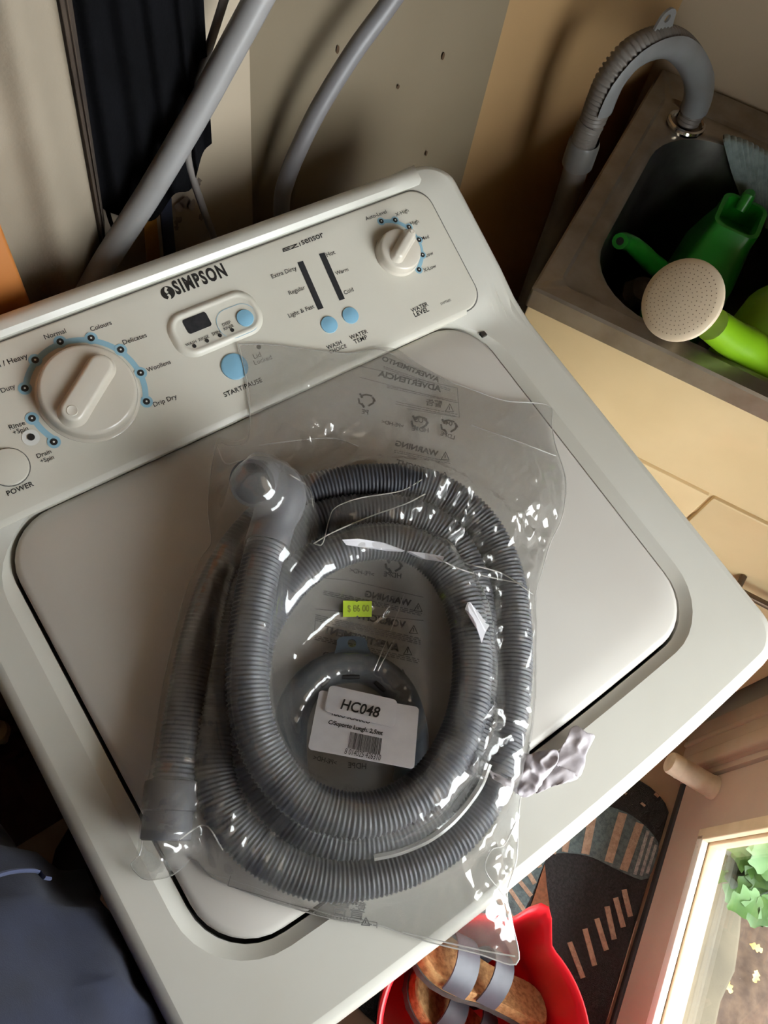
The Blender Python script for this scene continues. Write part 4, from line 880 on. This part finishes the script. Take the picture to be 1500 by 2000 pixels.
# jamb, architrave and threshold
mb = MB(); slab(mb, A_H + .004, A_H + .03, BF - .08, BF + .006, 0, 2.06); slab(mb, A_L - .03, A_L - .004, BF - .08, BF + .006, 0, 2.06); slab(mb, A_L - .03, A_H + .03, BF - .08, BF + .006, 2.045, 2.07); tag(mb.build('trim_1', m_arch, None, smooth=False), kind='structure')
mb = MB(); slab(mb, A_H + .016, A_H + .125, BF, BF + .016, 0, 2.12, .003); slab(mb, A_H + .016, A_H + .048, BF + .010, BF + .026, 0, 2.12, .006); slab(mb, A_H + .078, A_H + .090, BF + .010, BF + .021, 0, 2.12, .004); tag(mb.build('trim_2', m_arch, None), kind='structure')
mb = MB(); slab(mb, A_L - .125, A_L - .016, BF, BF + .016, 0, 2.12, .003); tag(mb.build('trim_3', m_arch, None), kind='structure')
mb = MB(); slab(mb, A_L - .03, A_H + .03, BF - .10, BF + .004, -.05, .014, .003); tag(mb.build('trim_4', mat('dark_threshold', (46, 42, 42), .6), None), kind='structure')
# ---- garden seen through the door
m_conc = mat('pale_concrete', (92, 83, 65), .85, col2=(74, 67, 52), nscale=9, bump=.3, bscale=70, lo=.35, hi=.7)
m_soil = mat('garden_soil', (66, 51, 40), .95, col2=(92, 74, 58), nscale=45, bump=.9, bscale=60, lo=.35, hi=.75)
mb = MB(); bs = np.linspace(.9, -1.6, 40); top = [(a, -.775 + .006 * math.sin(a * 23) + .004 * math.sin(a * 61)) for a in bs]
mb.loops([[AB(a, b, -.35) for a, b in top], [AB(a, b, -.125) for a, b in top], [AB(a, b + .008, -.12) for a, b in top], [AB(a, -.60, -.12) for a, b in top], [AB(a, -.60, -.35) for a, b in top]], closed=False); cs = mb.build('concrete_step', m_conc, None, autosmooth=40); tag(cs, kind='structure'); 
n_ = 60; mb = MB(); L = []
for i in range(n_ + 1):
    a = -3.2 + 5.6 * i / n_; L.append([AB(a, -.74 - 3.4 * (j / 50) ** 1.4, -.20 + .05 * float(vnoise(np.array([a * 7.]), np.array([j * .9]), 0)[0]) - .02) for j in range(51)])
mb.loops(L, closed=False); tag(mb.build('ground', m_soil, None), kind='structure')
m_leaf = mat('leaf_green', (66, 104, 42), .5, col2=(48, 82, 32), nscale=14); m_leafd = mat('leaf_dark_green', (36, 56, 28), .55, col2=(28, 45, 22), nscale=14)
bush = thing('garden_plant', AB(.40, -.84, -.19), 'leafy green garden plant growing beside the concrete step outside the door', 'plant')
def leaf_mesh(name, base, d, n, ln, wd, material, parent):
    """lobed leaf, folded a little along its midrib"""
    d = d / np.linalg.norm(d); s_ = np.cross(n, d); s_ /= np.linalg.norm(s_); n = np.cross(d, s_); k = 15; Lf = []; Md = []; Rt = []
    for i in range(k):
        t = i / (k - 1); w_ = wd * math.sin(math.pi * min(1, t * .92 + .06)) ** .7 * (1 + .32 * math.sin(t * 19)); dr = -.25 * ln * t * t
        c_ = base + d * ln * t + n * dr; Md.append(c_); Lf.append(c_ + s_ * w_ + n * w_ * .3); Rt.append(c_ - s_ * w_ + n * w_ * .3)
    m_ = MB(); m_.loops([Lf, Md, Rt], closed=False); return m_.build(name, material, parent)
rg = random.Random(3)
LV = [((1488, 1628), .10), ((1470, 1640), .06), ((1440, 1665), .02), ((1420, 1690), -.02), ((1452, 1700), .0), ((1490, 1690), .04), ((1485, 1750), .06), ((1495, 1735), .02), ((1430, 1640), -.02), ((1465, 1672), -.04), ((1500, 1660), .0), ((1530, 1640), .05), ((1540, 1700), .06), ((1520, 1770), .04), ((1410, 1660), -.08), ((1450, 1650), -.08), ((1485, 1710), -.06), ((1400, 1625), -.06)]
root = AB(.45, -.86, -.2)
for (p, z) in LV:
    q = onz(p, z); st = root + np.array([rg.uniform(-.05, .05), rg.uniform(-.05, .05), 0]); mb = MB(); mb.tube(list(crom([st, (st + q) / 2 + np.array([0, 0, .03]), q], 8)), .0022, 6); mb.build('stem', m_leafd, bush)
    for r_ in range(3):
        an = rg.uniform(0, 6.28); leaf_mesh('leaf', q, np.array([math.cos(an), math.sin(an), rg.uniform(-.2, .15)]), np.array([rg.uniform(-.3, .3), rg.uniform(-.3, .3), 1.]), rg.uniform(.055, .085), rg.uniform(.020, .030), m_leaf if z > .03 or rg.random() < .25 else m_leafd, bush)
m_dry = mat('dry_leaf', (222, 196, 120), .6, col2=(196, 160, 90), nscale=30)
for i, (p, an, lab_) in enumerate([((1472, 1918), .3, 'pale yellow fallen leaf on the soil far from the step'), ((1428, 1940), 1.2, 'small whitish fallen leaf on the soil close to the step'), ((1489, 1858), 2.0, 'pale fallen leaf on the soil nearest the broken twig')]):
    q = onz(p, -.178); o = leaf_mesh('fallen_leaf', q, np.array([math.cos(an), math.sin(an), .05]), np.array([0, 0, 1.]), .026, .007, m_dry, None); tag(o, lab_, 'leaf', 'fallen leaves on the garden soil')
m_twig = mat('pale_twig', (196, 150, 100), .7, col2=(170, 124, 80), nscale=40)
tw = [onz((1466, 1706), -.15), onz((1462, 1745), -.155), onz((1464, 1785), -.16)]; mb = MB(); mb.tube(list(crom(tw, 12)), [.004] * 10 + [.006, .007], 8)
for e in ((1450, 1790), (1478, 1796), (1486, 1776)): mb.tube([tw[-1], onz(e, -.165)], [.004, .002], 6)
tag(mb.build('twig', m_twig, None), 'broken tan twig standing in the soil beside the concrete step', 'twig')

# ---- patterned mat
m_mat = mat('black_mat_pile', (22, 20, 22), .95, col2=(40, 38, 40), nscale=220, bump=1.0, bscale=500, sheen=.1)
m_teal = mat('teal_grey_pile', (88, 102, 104), .95, col2=(70, 82, 84), nscale=140, bump=.8, bscale=500)
m_tan = mat('tan_pile', (166, 140, 120), .95, col2=(140, 116, 98), nscale=140, bump=.8, bscale=500)
m_rust = mat('rust_pile', (124, 78, 52), .95, col2=(104, 64, 42), nscale=140, bump=.8, bscale=500)
m_lgrey = mat('light_grey_pile', (160, 156, 152), .95, col2=(120, 122, 124), nscale=140, bump=.8, bscale=500)
MO = [(870, 1640), (1000, 1560), (1110, 1515), (1190, 1508), (1250, 1524), (1296, 1562), (1320, 1620), (1326, 1690), (1304, 1790), (1256, 1900), (1200, 2005), (1090, 2085), (900, 2110), (760, 2020), (690, 1958), (655, 1900), (740, 1780)]
mo = [onz(tuple(p), .007) for p in crom(MO + [MO[0]], 90)[:-1]]; mo = [np.array([p[0], p[1], 0]) for p in mo]; mc = sum(mo) / len(mo)
def clampdoor(p):
    b = p @ R2; return p + R2 * max(0, BDOOR + .012 - b)
mo = [clampdoor(p) for p in mo]
door_mat = thing('door_mat', (mc[0], mc[1], 0), 'rounded black door mat with teal and tan striped leaf pattern', 'mat')
mb = MB(); sh = lambda k, z: [mc + (p - mc) * k + np.array([0, 0, z]) for p in mo]; mb.loops([sh(1, .0005), sh(1, .005), sh(.985, .008), sh(.5, .008)], True, True); mb.build('pile_base', m_mat, door_mat)
def c7(x, y): return (900 + x / 2.5, 1250 + y / 2.5)
def mpatch(P, z, material, name='pattern_patch', smooth=0):
    Q = crom([c7(*p) for p in P] + [c7(*P[0])], smooth)[:-1] if smooth else [c7(*p) for p in P]; Q = [clampdoor(onz(tuple(p), z)) for p in Q]; n_ = len(Q); mb = MB()
    mb.add(Q + [q - np.array([0, 0, .003]) for q in Q], [tuple(range(n_))[::-1]] + [(i, (i + 1) % n_, n_ + (i + 1) % n_, n_ + i) for i in range(n_)]); o = mb.build(name, material, door_mat, smooth=False); return o
mpatch([(390, 955), (540, 850), (640, 800), (780, 830), (880, 890), (960, 980), (965, 1060), (925, 1150), (885, 1172), (760, 1120), (640, 1060), (520, 1040), (430, 1052), (400, 1110), (345, 1250), (290, 1340), (120, 1500), (100, 1300), (240, 1060)], .0098, m_teal, smooth=70)
mpatch([(410, 1095), (345, 1290), (300, 1400), (430, 1400), (418, 1180)], .0098, m_rust, smooth=24)
def mline(a, b, w0, material, z=.0108):
    d = np.array([b[0] - a[0], b[1] - a[1]], float); d /= np.linalg.norm(d); n_ = np.array([-d[1], d[0]]) * w0 / 2
    mpatch([(a[0] - n_[0], a[1] - n_[1]), (b[0] - n_[0], b[1] - n_[1]), (b[0] + n_[0], b[1] + n_[1]), (a[0] + n_[0], a[1] + n_[1])], z, material, 'pattern_stripe')
for a, b, w0 in [((655, 803), (608, 1045), 40), ((792, 845), (722, 1085), 42), ((875, 895), (795, 1125), 40), ((540, 860), (508, 1035), 30), ((462, 915), (452, 1045), 26), ((400, 960), (432, 1050), 22), ((340, 1000), (388, 1110), 22), ((280, 1050), (362, 1190), 22), ((250, 1130), (345, 1250), 20), ((235, 1210), (310, 1320), 20), ((180, 1260), (270, 1380), 20)]: mline(a, b, w0, m_tan)
for a, b, w0 in [((915, 930), (850, 1145), 16), ((938, 960), (880, 1150), 14), ((955, 1000), (910, 1140), 14)]: mline(a, b, w0, m_lgrey)
for a, b in [((532, 1475), (598, 1650)), ((607, 1410), (655, 1590)), ((665, 1360), (712, 1515)), ((715, 1300), (750, 1462)), ((757, 1258), (795, 1402)), ((798, 1218), (830, 1350))]: mline(a, b, 24, m_tan)
mline((870, 1375), (725, 1860), 20, m_tan)
for a in ((785, 730), (890, 803), (957, 757), (800, 745)): mline((a[0] - 8, a[1] - 8), (a[0] + 10, a[1] + 8), 12, m_tan)

# ---- red tub with sandals
m_red = mat('red_tub_plastic', (208, 30, 40), .32, col2=(200, 26, 36), nscale=10)
tubc = np.array([0.0, -.292, 0.0]); TH = .30
tub = thing('tub', (0.0, -.292, .008), 'red plastic tub with a pouring lip, full of sandals', 'tub')
def tubl(r, z, lug):
    out = []
    for t in np.linspace(0, 2 * math.pi, 96, endpoint=False):
        d = (t - math.radians(24) + math.pi) % (2 * math.pi) - math.pi; k = max(0, 1 - abs(d) / .26); k = k * k * (3 - 2 * k)
        d2 = (t - math.radians(204) + math.pi) % (2 * math.pi) - math.pi; k2 = max(0, 1 - abs(d2) / .26); k2 = k2 * k2 * (3 - 2 * k2); k = max(k, k2)
        rr2 = r + lug * k; out.append(tubc + np.array([rr2 * math.cos(t), rr2 * math.sin(t), z + .012 * k * (lug / .038 if lug else 0)]))
    return out
mb = MB(); mb.loops([tubl(.108, .0125, 0), tubl(.112, .010, 0), tubl(.116, .03, 0), tubl(.132, .17, .004), tubl(.144, TH - .02, .03), tubl(.147, TH - .012, .038), tubl(.151, TH - .012, .040), tubl(.152, TH - .004, .040), tubl(.149, TH, .039), tubl(.145, TH - .002, .037), tubl(.141, TH - .02, .030), tubl(.128, .17, .003), tubl(.112, .03, 0), tubl(.106, .018, 0)], False, True); mb.build('shell', m_red, tub, autosmooth=60)
mb = MB(); mb.loops([tubl(.108, .0125, 0)], True, False); mb.build('underside', m_red, tub)
m_cork = mat('cork_footbed', (190, 146, 96), .9, col2=(150, 108, 66), nscale=130, bump=.6, bscale=300)
m_sole = mat('grey_outsole', (78, 76, 72), .7, col2=(62, 60, 57), nscale=60); m_strap = mat('grey_leather_strap', (82, 82, 90), .5, col2=(72, 72, 79), nscale=30); m_insole = mat('brown_suede', (92, 62, 44), .9, col2=(74, 50, 36), nscale=60)
FO = [(0, -.118), (.022, -.112), (.032, -.09), (.030, -.05), (.028, -.01), (.034, .03), (.043, .07), (.042, .10), (.028, .122), (.004, .128), (-.022, .118), (-.037, .09), (-.038, .05), (-.030, 0), (-.030, -.05), (-.032, -.09), (-.022, -.112)]
FO = crom(FO + [FO[0]], 49)[:-1]
def sandal(heel, toe, nrm, label, mirror=1):
    heel = np.asarray(heel, float); toe = np.asarray(toe, float); c_ = (heel + toe) / 2; ly = toe - heel; ly /= np.linalg.norm(ly); lz = np.asarray(nrm, float); lz -= ly * (lz @ ly); lz /= np.linalg.norm(lz); lx = np.cross(ly, lz) * mirror
    W_ = lambda x, y, z: c_ + lx * x + ly * y + lz * z
    s_ = thing('sandal', c_, label, 'sandal', 'sandals in the red tub')
    mb = MB(); ser = [1 + (.02 if i % 2 else 0) for i in range(48)]; mb.loops([[W_(p[0] * k * 1.03, p[1] * k * 1.03, -.010) for p, k in zip(FO, ser)], [W_(p[0] * 1.03, p[1] * 1.03, -.002) for p in FO]], True, True); mb.build('outsole', m_sole, s_, autosmooth=40)
    mb = MB(); mb.loops([[W_(p[0], p[1], -.002) for p in FO], [W_(p[0], p[1], .012) for p in FO], [W_(p[0] * .95, p[1] * .97, .015) for p in FO], [W_(p[0] * .8, p[1] * .9, .0125) for p in FO]], False, True); mb.build('footbed', m_cork, s_, autosmooth=50)
    for y0, y1, h in ((.045, .085, .045), (-.012, .022, .055)):
        Ls = []
        for y in np.linspace(y0, y1, 6):
            wdt = .045 if y > .03 else .038; an = np.linspace(0, math.pi, 15)
            Ls.append([W_(wdt * math.cos(a), y, .006 + h * math.sin(a)) for a in an] + [W_(wdt * .93 * math.cos(a), y, .006 + h * .95 * math.sin(a)) for a in an[::-1]])
        mb = MB(); mb.loops(Ls, True, True); st = mb.build('strap', m_strap, s_, autosmooth=50)
    return s_
up_r = np.array([.55, .15, .75])
sandal(onz((1075, 1990), .17), onz((800, 1852), .265), np.array([.50, .35, .75]), 'grey strapped cork sandal lying on top, along the back of the tub')
sandal(onz((1000, 2090), .06), onz((806, 1930), .165), np.array([.42, .25, .85]), 'grey strapped cork sandal lying in front of the top one, in the tub')

# ================================================================== hoses, cable and hanging things behind the washer
m_pipe = mat('smooth_grey_hose', (142, 140, 140), .35, col2=(132, 130, 129), nscale=12)
m_pipe2 = mat('dull_grey_hose', (118, 116, 118), .4, col2=(108, 105, 106), nscale=12)
m_cable = mat('grey_cable', (124, 118, 114), .45)
def ytube(pts, y, r, name, material, label, cat):
    P = [ony(p, y) for p in pts]; P = list(crom(P, 60)); mb = MB(); mb.tube(P, r, 16); o = mb.build(name, material, None); return tag(o, label, cat)
ytube([(150, 608), (205, 512), (290, 380), (380, 228), (450, 100), (512, -15), (600, -190), (720, -470), (850, -800)], .578, .0118, 'inlet_hose', m_pipe, 'thick pale grey hose slanting up behind the washer in front of the black garment', 'hose')
ytube([(570, 620), (556, 500), (550, 398), (562, 345), (585, 288), (625, 208), (692, 100), (765, 0), (850, -130), (980, -400), (1080, -760)], .598, .0092, 'inlet_hose', m_pipe2, 'darker grey hose curving up the bare wall behind the washer', 'hose')
ytube([(470, 600), (430, 500), (411, 445), (396, 405), (376, 345), (366, 300), (372, 232), (386, 165), (418, 62), (442, -15), (480, -150), (500, -420), (505, -800)], .606, .0038, 'power_cable', m_cable, 'thin grey cable hanging behind the thick slanting hose', 'cable')
def sheet(name, material, cols, y0, amp, freq, label, cat, thick=.004, rows=60, ph=0.0):
    """hanging cloth: cols = list of (top px, bottom px) from left to right"""
    up_ = lambda p: (520 + (p[0] - 520) * (-820 - 1795.) / (p[1] - 1795.), -820.)
    A_ = crom([up_(c[0]) for c in cols], 48); B_ = crom([c[1] for c in cols], 48); F_ = []; K_ = []
    for i in range(48):
        f = []; k = []
        for j in range(rows):
            t = j / (rows - 1); p = (A_[i][0] * (1 - t) + B_[i][0] * t, A_[i][1] * (1 - t) + B_[i][1] * t)
            y = y0 + amp * math.sin(i * freq + ph + .8 * math.sin(t * 3)) * (.4 + .6 * t) - .006 * math.sin(math.pi * i / 47); q = ony(p, y); f.append(q); k.append(q + np.array([0, thick, 0]))
        F_.append(f); K_.append(k)
    mb = MB(); mb.loops([f + k[::-1] for f, k in zip(F_, K_)], True, True)
    o = mb.build(name, material, None, autosmooth=70); return tag(o, label, cat)
m_blk = mat('black_cloth', (9, 9, 11), .95, col2=(13, 13, 16), nscale=20, bump=.3, bscale=300, spec=.1)
m_brn = mat('dark_brown_cloth', (66, 54, 44), .95, col2=(54, 43, 35), nscale=20, bump=.3, bscale=300)
m_pale = mat('pale_linen', (146, 134, 117), .85, col2=(136, 124, 107), nscale=8, bump=.2, bscale=260)
sheet('garment', m_blk, [((150, -60), (196, 402)), ((200, -60), (208, 412)), ((255, -60), (245, 424)), ((310, -60), (300, 430)), ((345, -60), (340, 380)), ((372, -60), (374, 368)), ((392, -60), (396, 300)), ((400, -60), (414, 280))], .607, .005, .62, 'black garment hanging on the wall behind the thick grey hose', 'garment')
sheet('garment', m_brn, [((118, -60), (190, 505)), ((135, -60), (198, 512)), ((150, -60), (206, 512)), ((165, -60), (204, 430))], .603, .002, .3, 'dark brown garment hanging between the pale sheet and the black garment', 'garment')
sheet('sheet', m_pale, [((-260, -120), (-200, 700)), ((-150, -120), (-90, 680)), ((-40, -120), (30, 640)), ((50, -120), (120, 590)), ((105, -120), (192, 530)), ((112, -120), (200, 505))], .594, .008, .42, 'pale linen sheet hanging beside the brown garment', 'sheet', ph=1.0)
# straps and a wooden handle below the black garment
m_navy = mat('navy_webbing', (26, 30, 46), .9); m_ora = mat('orange_wood', (176, 122, 50), .5, col2=(158, 104, 40), nscale=20)
def strip(pts, wpx, y, name, material, label, cat):
    P = crom(pts, 14); Lf = []; Rt = []
    for i in range(14):
        d = P[min(i + 1, 13)] - P[max(i - 1, 0)]; d /= np.linalg.norm(d); n_ = np.array([-d[1], d[0]]) * wpx / 2; Lf.append(ony(tuple(P[i] + n_), y)); Rt.append(ony(tuple(P[i] - n_), y))
    mb = MB(); mb.loops([Lf, Rt, [q + np.array([0, .003, 0]) for q in Rt], [q + np.array([0, .003, 0]) for q in Lf], Lf], closed=False); return tag(mb.build(name, material, None), label, cat)
strip([(322, 350), (326, 420), (332, 490), (338, 560)], 22, .612, 'strap', m_navy, 'broad navy strap dangling below the black garment', 'strap')
strip([(208, 395), (216, 430), (228, 462), (236, 500)], 7, .612, 'cord', m_blk, 'thin black cord dangling below the black garment', 'cord')
strip([(290, 400), (294, 440), (300, 500), (306, 560)], 26, .622, 'timber_batten', m_ora, 'orange varnished batten standing behind the hoses', 'batten')
# wooden post at the far left
pp = ony((14, 470), .554); mb = MB(); mb.box(np.array([pp[0] - .09, .568, .60]), (.09, 0, 0), (0, .014, 0), (0, 0, .60), .004); tag(mb.build('cupboard_side', mat('orange_timber', (186, 118, 58), .45, col2=(166, 98, 44), nscale=7, lo=.3, hi=.8), None), 'orange timber panel standing against the wall beside the pale sheet', 'panel')
# marks on the wall
wb = bpy.data.objects['wall_back']; ELOC[wb.name] = (0, 0, 0); wlb = bpy.data.objects['wall_left_back']; ELOC[wlb.name] = (0, 0, 0)
m_mark = mat('brown_wall_mark', (70, 50, 30), .9); m_peel = mat('peeled_paint', (130, 116, 104), .9, col2=(100, 88, 80), nscale=60)
for p, k in (((660, 97), 4.5), ((778, 170), 4.5), ((866, 110), 4.5), ((833, 300), 4)):
    c_ = ony(p, .6440); mb = MB(); r_ = k * .0006; mb.add([c_ + np.array([r_ * math.cos(a) * .7, 0, r_ * math.sin(a) * (1.7 if p[0] != 778 else 1)]) for a in np.linspace(0, 6.28, 10, endpoint=False)], [tuple(range(10))]); mb.build('nail_mark', m_mark, wb, smooth=False)
for p, k in (((350, 405), 9), ((362, 395), 11), ((374, 400), 10), ((348, 430), 8), ((388, 355), 7), ((345, 445), 6), ((392, 425), 6)):
    c_ = ony(p, .6355); rg2 = random.Random(p[0]); mb = MB(); mb.add([c_ + np.array([math.cos(a), 0, math.sin(a) * 1.4]) * k * .0006 * rg2.uniform(.5, 1.1) for a in np.linspace(0, 6.28, 12, endpoint=False)], [tuple(range(12))]); mb.build('paint_peel', m_peel, wlb, smooth=False)

# ================================================================== clutter and the photographer beside the washer
m_rug = mat('dark_red_brown_blanket', (70, 38, 26), .95, col2=(48, 26, 18), nscale=9, bump=.4, bscale=200)
mb = MB(); L = []
for i in range(33):
    u = i / 32; row = []
    for j in range(25):
        v = j / 24; x = -.285 - .34 * u; y = .345 + .225 * v; e = min(u, 1 - u, v, 1 - v) * 7; h = min(1, e) * (.07 + .09 * float(vnoise(np.array([x * 17. + 2]), np.array([y * 17. + 5]), 0)[0]) + .05 * float(vnoise(np.array([x * 41.]), np.array([y * 37.]), 1)[0])); row.append(np.array([x, y, .001 + h]))
    L.append(row)
mb.loops(L, closed=False); tag(mb.build('blanket', m_rug, None), 'dark reddish brown blanket heaped on the floor beside the washer', 'blanket')
m_knob2 = mat('pale_wood_knob', (200, 176, 146), .5, col2=(184, 158, 126), nscale=20)
kc_ = onz((-4, 1432), .155); mb = MB(); mb.lathe(np.array([kc_[0], kc_[1], 0.0]), (0, 0, 1), [(.001, .0), (.012, .0), (.011, .135), (.016, .145), (.021, .158), (.019, .172), (.010, .180), (.001, .181)], 20, True, True); tag(mb.build('wooden_peg', m_knob2, None), 'pale round-headed wooden peg standing in the dark blanket', 'peg')

m_skin = mat('skin', (196, 150, 124), .5, col2=(188, 140, 114), nscale=20)
m_denim = mat('navy_work_cloth', (26, 32, 54), .9, col2=(20, 25, 44), nscale=26, bump=.15, bscale=900, sheen=.05)
m_shoe = mat('black_shoe', (26, 27, 34), .5); m_hair = mat('dark_brown_hair', (52, 40, 32), .7, bump=.5, bscale=300)
def skinned(name, joints, edges, material, parent, sub=2, root=0):
    me = bpy.data.meshes.new(name); me.from_pydata([tuple(j[0]) for j in joints], edges, []); me.update(); o = bpy.data.objects.new(name, me); COL.objects.link(o)
    md = o.modifiers.new('skin', 'SKIN'); md.use_smooth_shade = True
    for i, j in enumerate(joints):
        sv = me.skin_vertices[0].data[i]; r_ = j[1] if isinstance(j[1], tuple) else (j[1], j[1]); sv.radius = r_; sv.use_root = (i == root)
    sb_ = o.modifiers.new('sub', 'SUBSURF'); sb_.levels = sub; sb_.render_levels = sub
    dg = bpy.context.evaluated_depsgraph_get(); dg.update(); m2 = bpy.data.meshes.new_from_object(o.evaluated_get(dg)); bpy.data.objects.remove(o)
    m2.materials.clear(); m2.materials.append(material); o = bpy.data.objects.new(name, m2); COL.objects.link(o); m2.name = name
    for p in m2.polygons: p.use_smooth = True
    setpar(o, parent); return o
per = thing('person', (-.50, .12, 0), 'person in navy work clothes standing close to the side of the washer', 'person')
PV = np.array([-.462, .0, .93])
J = [(PV, .10), (PV + [-.01, 0, .16], .105), (PV + [-.01, 0, .36], .115), (PV + [-.01, 0, .47], .07), (PV + [.01, 0, .55], .05), (PV + [.04, 0, .62], .075), (PV + [.06, 0, .70], .085), (PV + [.05, 0, .78], .06),
     (PV + [0, -.19, .44], .05), (PV + [.12, -.24, .24], .042), (CAMP - CZ * .05 + CY * .14 + CX * .06, .028),
     (PV + [0, .19, .44], .05), (PV + [.10, .24, .24], .042), (CAMP - CZ * .05 + CY * .14 - CX * .03, .028),
     (PV + [.0, -.10, -.08], .075), (PV + [.02, -.11, -.46], .055), (PV + [-.02, -.12, -.85], .038),
     (PV + [.0, .10, -.08], .075), (PV + [.03, .13, -.46], .055), (PV + [.02, .17, -.85], .038)]
EJ = [(0, 1), (1, 2), (2, 3), (3, 4), (4, 5), (5, 6), (6, 7), (2, 8), (8, 9), (9, 10), (2, 11), (11, 12), (12, 13), (0, 14), (14, 15), (15, 16), (0, 17), (17, 18), (18, 19)]
skinned('body', J, EJ, m_skin, per)
skinned('trousers', [(PV + [0, 0, .06], .125), (PV, (.135, .14)), (PV + [.005, -.10, -.10], .100), (PV + [.02, -.11, -.46], .080), (PV + [-.02, -.12, -.81], .066), (PV + [.005, .10, -.10], .100), (PV + [.03, .13, -.46], .080), (PV + [.02, .17, -.81], .066)], [(0, 1), (1, 2), (2, 3), (3, 4), (1, 5), (5, 6), (6, 7)], m_denim, per, root=1)
# loose work shirt hanging over the trousers, with folds running down to the hem
mb = MB(); Ls = []
for z, rx, ry, cx_ in ((.800, .184, .234, .008), (.803, .188, .238, .008), (.815, .190, .239, .008), (.83, .190, .239, .008), (.845, .190, .238, .008), (.86, .189, .237, .008), (.875, .188, .235, .007), (.89, .187, .232, .006), (.905, .185, .229, .006), (.92, .182, .225, .005), (.94, .177, .218, .003), (.96, .172, .210, .001), (.98, .168, .204, .0), (1.08, .150, .180, -.005), (1.20, .146, .184, -.01), (1.32, .140, .200, -.012), (1.385, .115, .190, -.012), (1.42, .085, .13, -.01), (1.445, .066, .075, -.005), (1.46, .060, .065, 0)):
    fz = max(0, 1.15 - z) / .35; row = []
    for t in np.linspace(0, 2 * math.pi, 144, endpoint=False):
        fo = 1 + fz * (.020 * math.sin(t * 14 + z * 34) + .040 * (1 - abs(math.sin(t * 9.5 + .6 - z * 22))) ** 2 + .030 * (1 - abs(math.sin(t * 6 + 2.1 + z * 17))) ** 3 + .008 * math.sin(t * 33 + z * 45)); row.append(np.array([PV[0] + cx_ + rx * fo * math.cos(t), PV[1] + ry * fo * math.sin(t), z + .010 * fz * math.sin(t * 3 + .6)]))
    Ls.append(row)
mb.loops(Ls); inner = [[np.array([PV[0], PV[1], p[2]]) + (p - np.array([PV[0], PV[1], p[2]])) * .975 for p in L_] for L_ in (Ls[3], Ls[0])]; mb.loops([inner[0], inner[1], Ls[0]]); mb.build('shirt', m_denim, per)
for sg in (-1, 1):
    A_ = J[8 if sg < 0 else 11][0]; B_ = J[9 if sg < 0 else 12][0]; C_ = J[10 if sg < 0 else 13][0]; mb = MB(); mb.tube(list(crom([A_ - np.array([0, sg * .05, -.01]), A_, B_, B_ * .55 + C_ * .45], 22)), list(np.linspace(.078, .052, 22)), 16, False); mb.build('sleeve', m_denim, per)
hc3 = PV + np.array([.045, 0, .725]); mb = MB(); mb.lathe(hc3, (-.15, 0, 1), [(.088, -.03), (.098, .01), (.092, .05), (.065, .085), (.03, .098), (.001, .10)], 24, False, True); mb.build('hair', m_hair, per)
for q, yw in ((PV + np.array([-.02, -.12, -.93]), -.1), (PV + np.array([.0, .15, -.93]), 1.0)):
    dd = np.array([math.cos(yw), math.sin(yw), 0]); mb = MB(); c0 = np.array([q[0], q[1], 0]); sd = np.array([-dd[1], dd[0], 0]); Ls = []
    for t, w_, h in ((-.07, .028, .05), (-.06, .036, .08), (-.02, .040, .095), (.04, .042, .085), (.10, .046, .062), (.15, .043, .05), (.185, .028, .04)):
        Ls.append([c0 + dd * t + sd * w_ * math.cos(a) + np.array([0, 0, max(.002, h * .5 + h * .5 * math.sin(a) * 1.0)]) for a in np.linspace(0, 2 * math.pi, 16, endpoint=False)])
    mb.loops(Ls, True, True); mb.build('shoe', m_shoe, per)
# hem of the shirt, a pale stitched line
def oncyl(p, rx, ry):
    d = ray(*p); ox = (CAMP[0] - PV[0] - .008) / rx; oy = (CAMP[1] - PV[1]) / ry; dx = d[0] / rx; dy = d[1] / ry
    A_ = dx * dx + dy * dy; B_ = 2 * (ox * dx + oy * dy); C_ = ox * ox + oy * oy - 1; D_ = max(B_ * B_ - 4 * A_ * C_, 0); return CAMP + d * ((-B_ - math.sqrt(D_)) / (2 * A_))
hemp = [oncyl(p, .197, .247) for p in ((-40, 1722), (15, 1704), (50, 1700), (74, 1702), (86, 1714), (98, 1716))]
mb = MB(); mb.tube(list(crom(hemp, 24)), .0013, 6); mb.build('shirt_hem', mat('hem_stitch', (50, 57, 84), .9), per)
# hands holding the phone just behind the lens
def hand(c_, pdir, fdir, side):
    pdir = np.asarray(pdir, float); fdir = np.asarray(fdir, float); fdir /= np.linalg.norm(fdir); sd = np.cross(pdir, fdir); sd /= np.linalg.norm(sd)
    js = [(c_, .022), (c_ + fdir * .045, (.026, .016))]; ed = [(0, 1)]
    for k, ln in enumerate((.062, .072, .068, .052)):
        b = c_ + fdir * .07 + sd * (.030 - .02 * k); i = len(js); js += [(b, .0095), (b + fdir * ln * .5 + pdir * .006, .0088), (b + fdir * ln * .85 + pdir * .022, .008)]; ed += [(1, i), (i, i + 1), (i + 1, i + 2)]
    i = len(js); js += [(c_ + fdir * .025 + sd * .035, .011), (c_ + fdir * .055 + sd * .055 + pdir * .008, .0095), (c_ + fdir * .085 + sd * .058 + pdir * .014, .0085)]; ed += [(0, i), (i, i + 1), (i + 1, i + 2)]
    skinned('hand', js, ed, m_skin, per)
ph_c = CAMP - CZ * .012 + CX * .03 - CY * (-.045)
phone = MB(); phone.box(ph_c, CX * .036, CY * .075, CZ * .0042, .004); tag(phone.build('smartphone', mat('dark_phone_glass', (24, 24, 28), .2), None), 'dark smartphone held up by the person over the washer', 'phone')
hand(ph_c + CY * .085 - CZ * .035 - CX * .045, CX, -CY * .9 - CZ * .1, 1); hand(ph_c + CY * .085 - CZ * .035 + CX * .045, -CX, -CY * .9 - CZ * .1, -1)
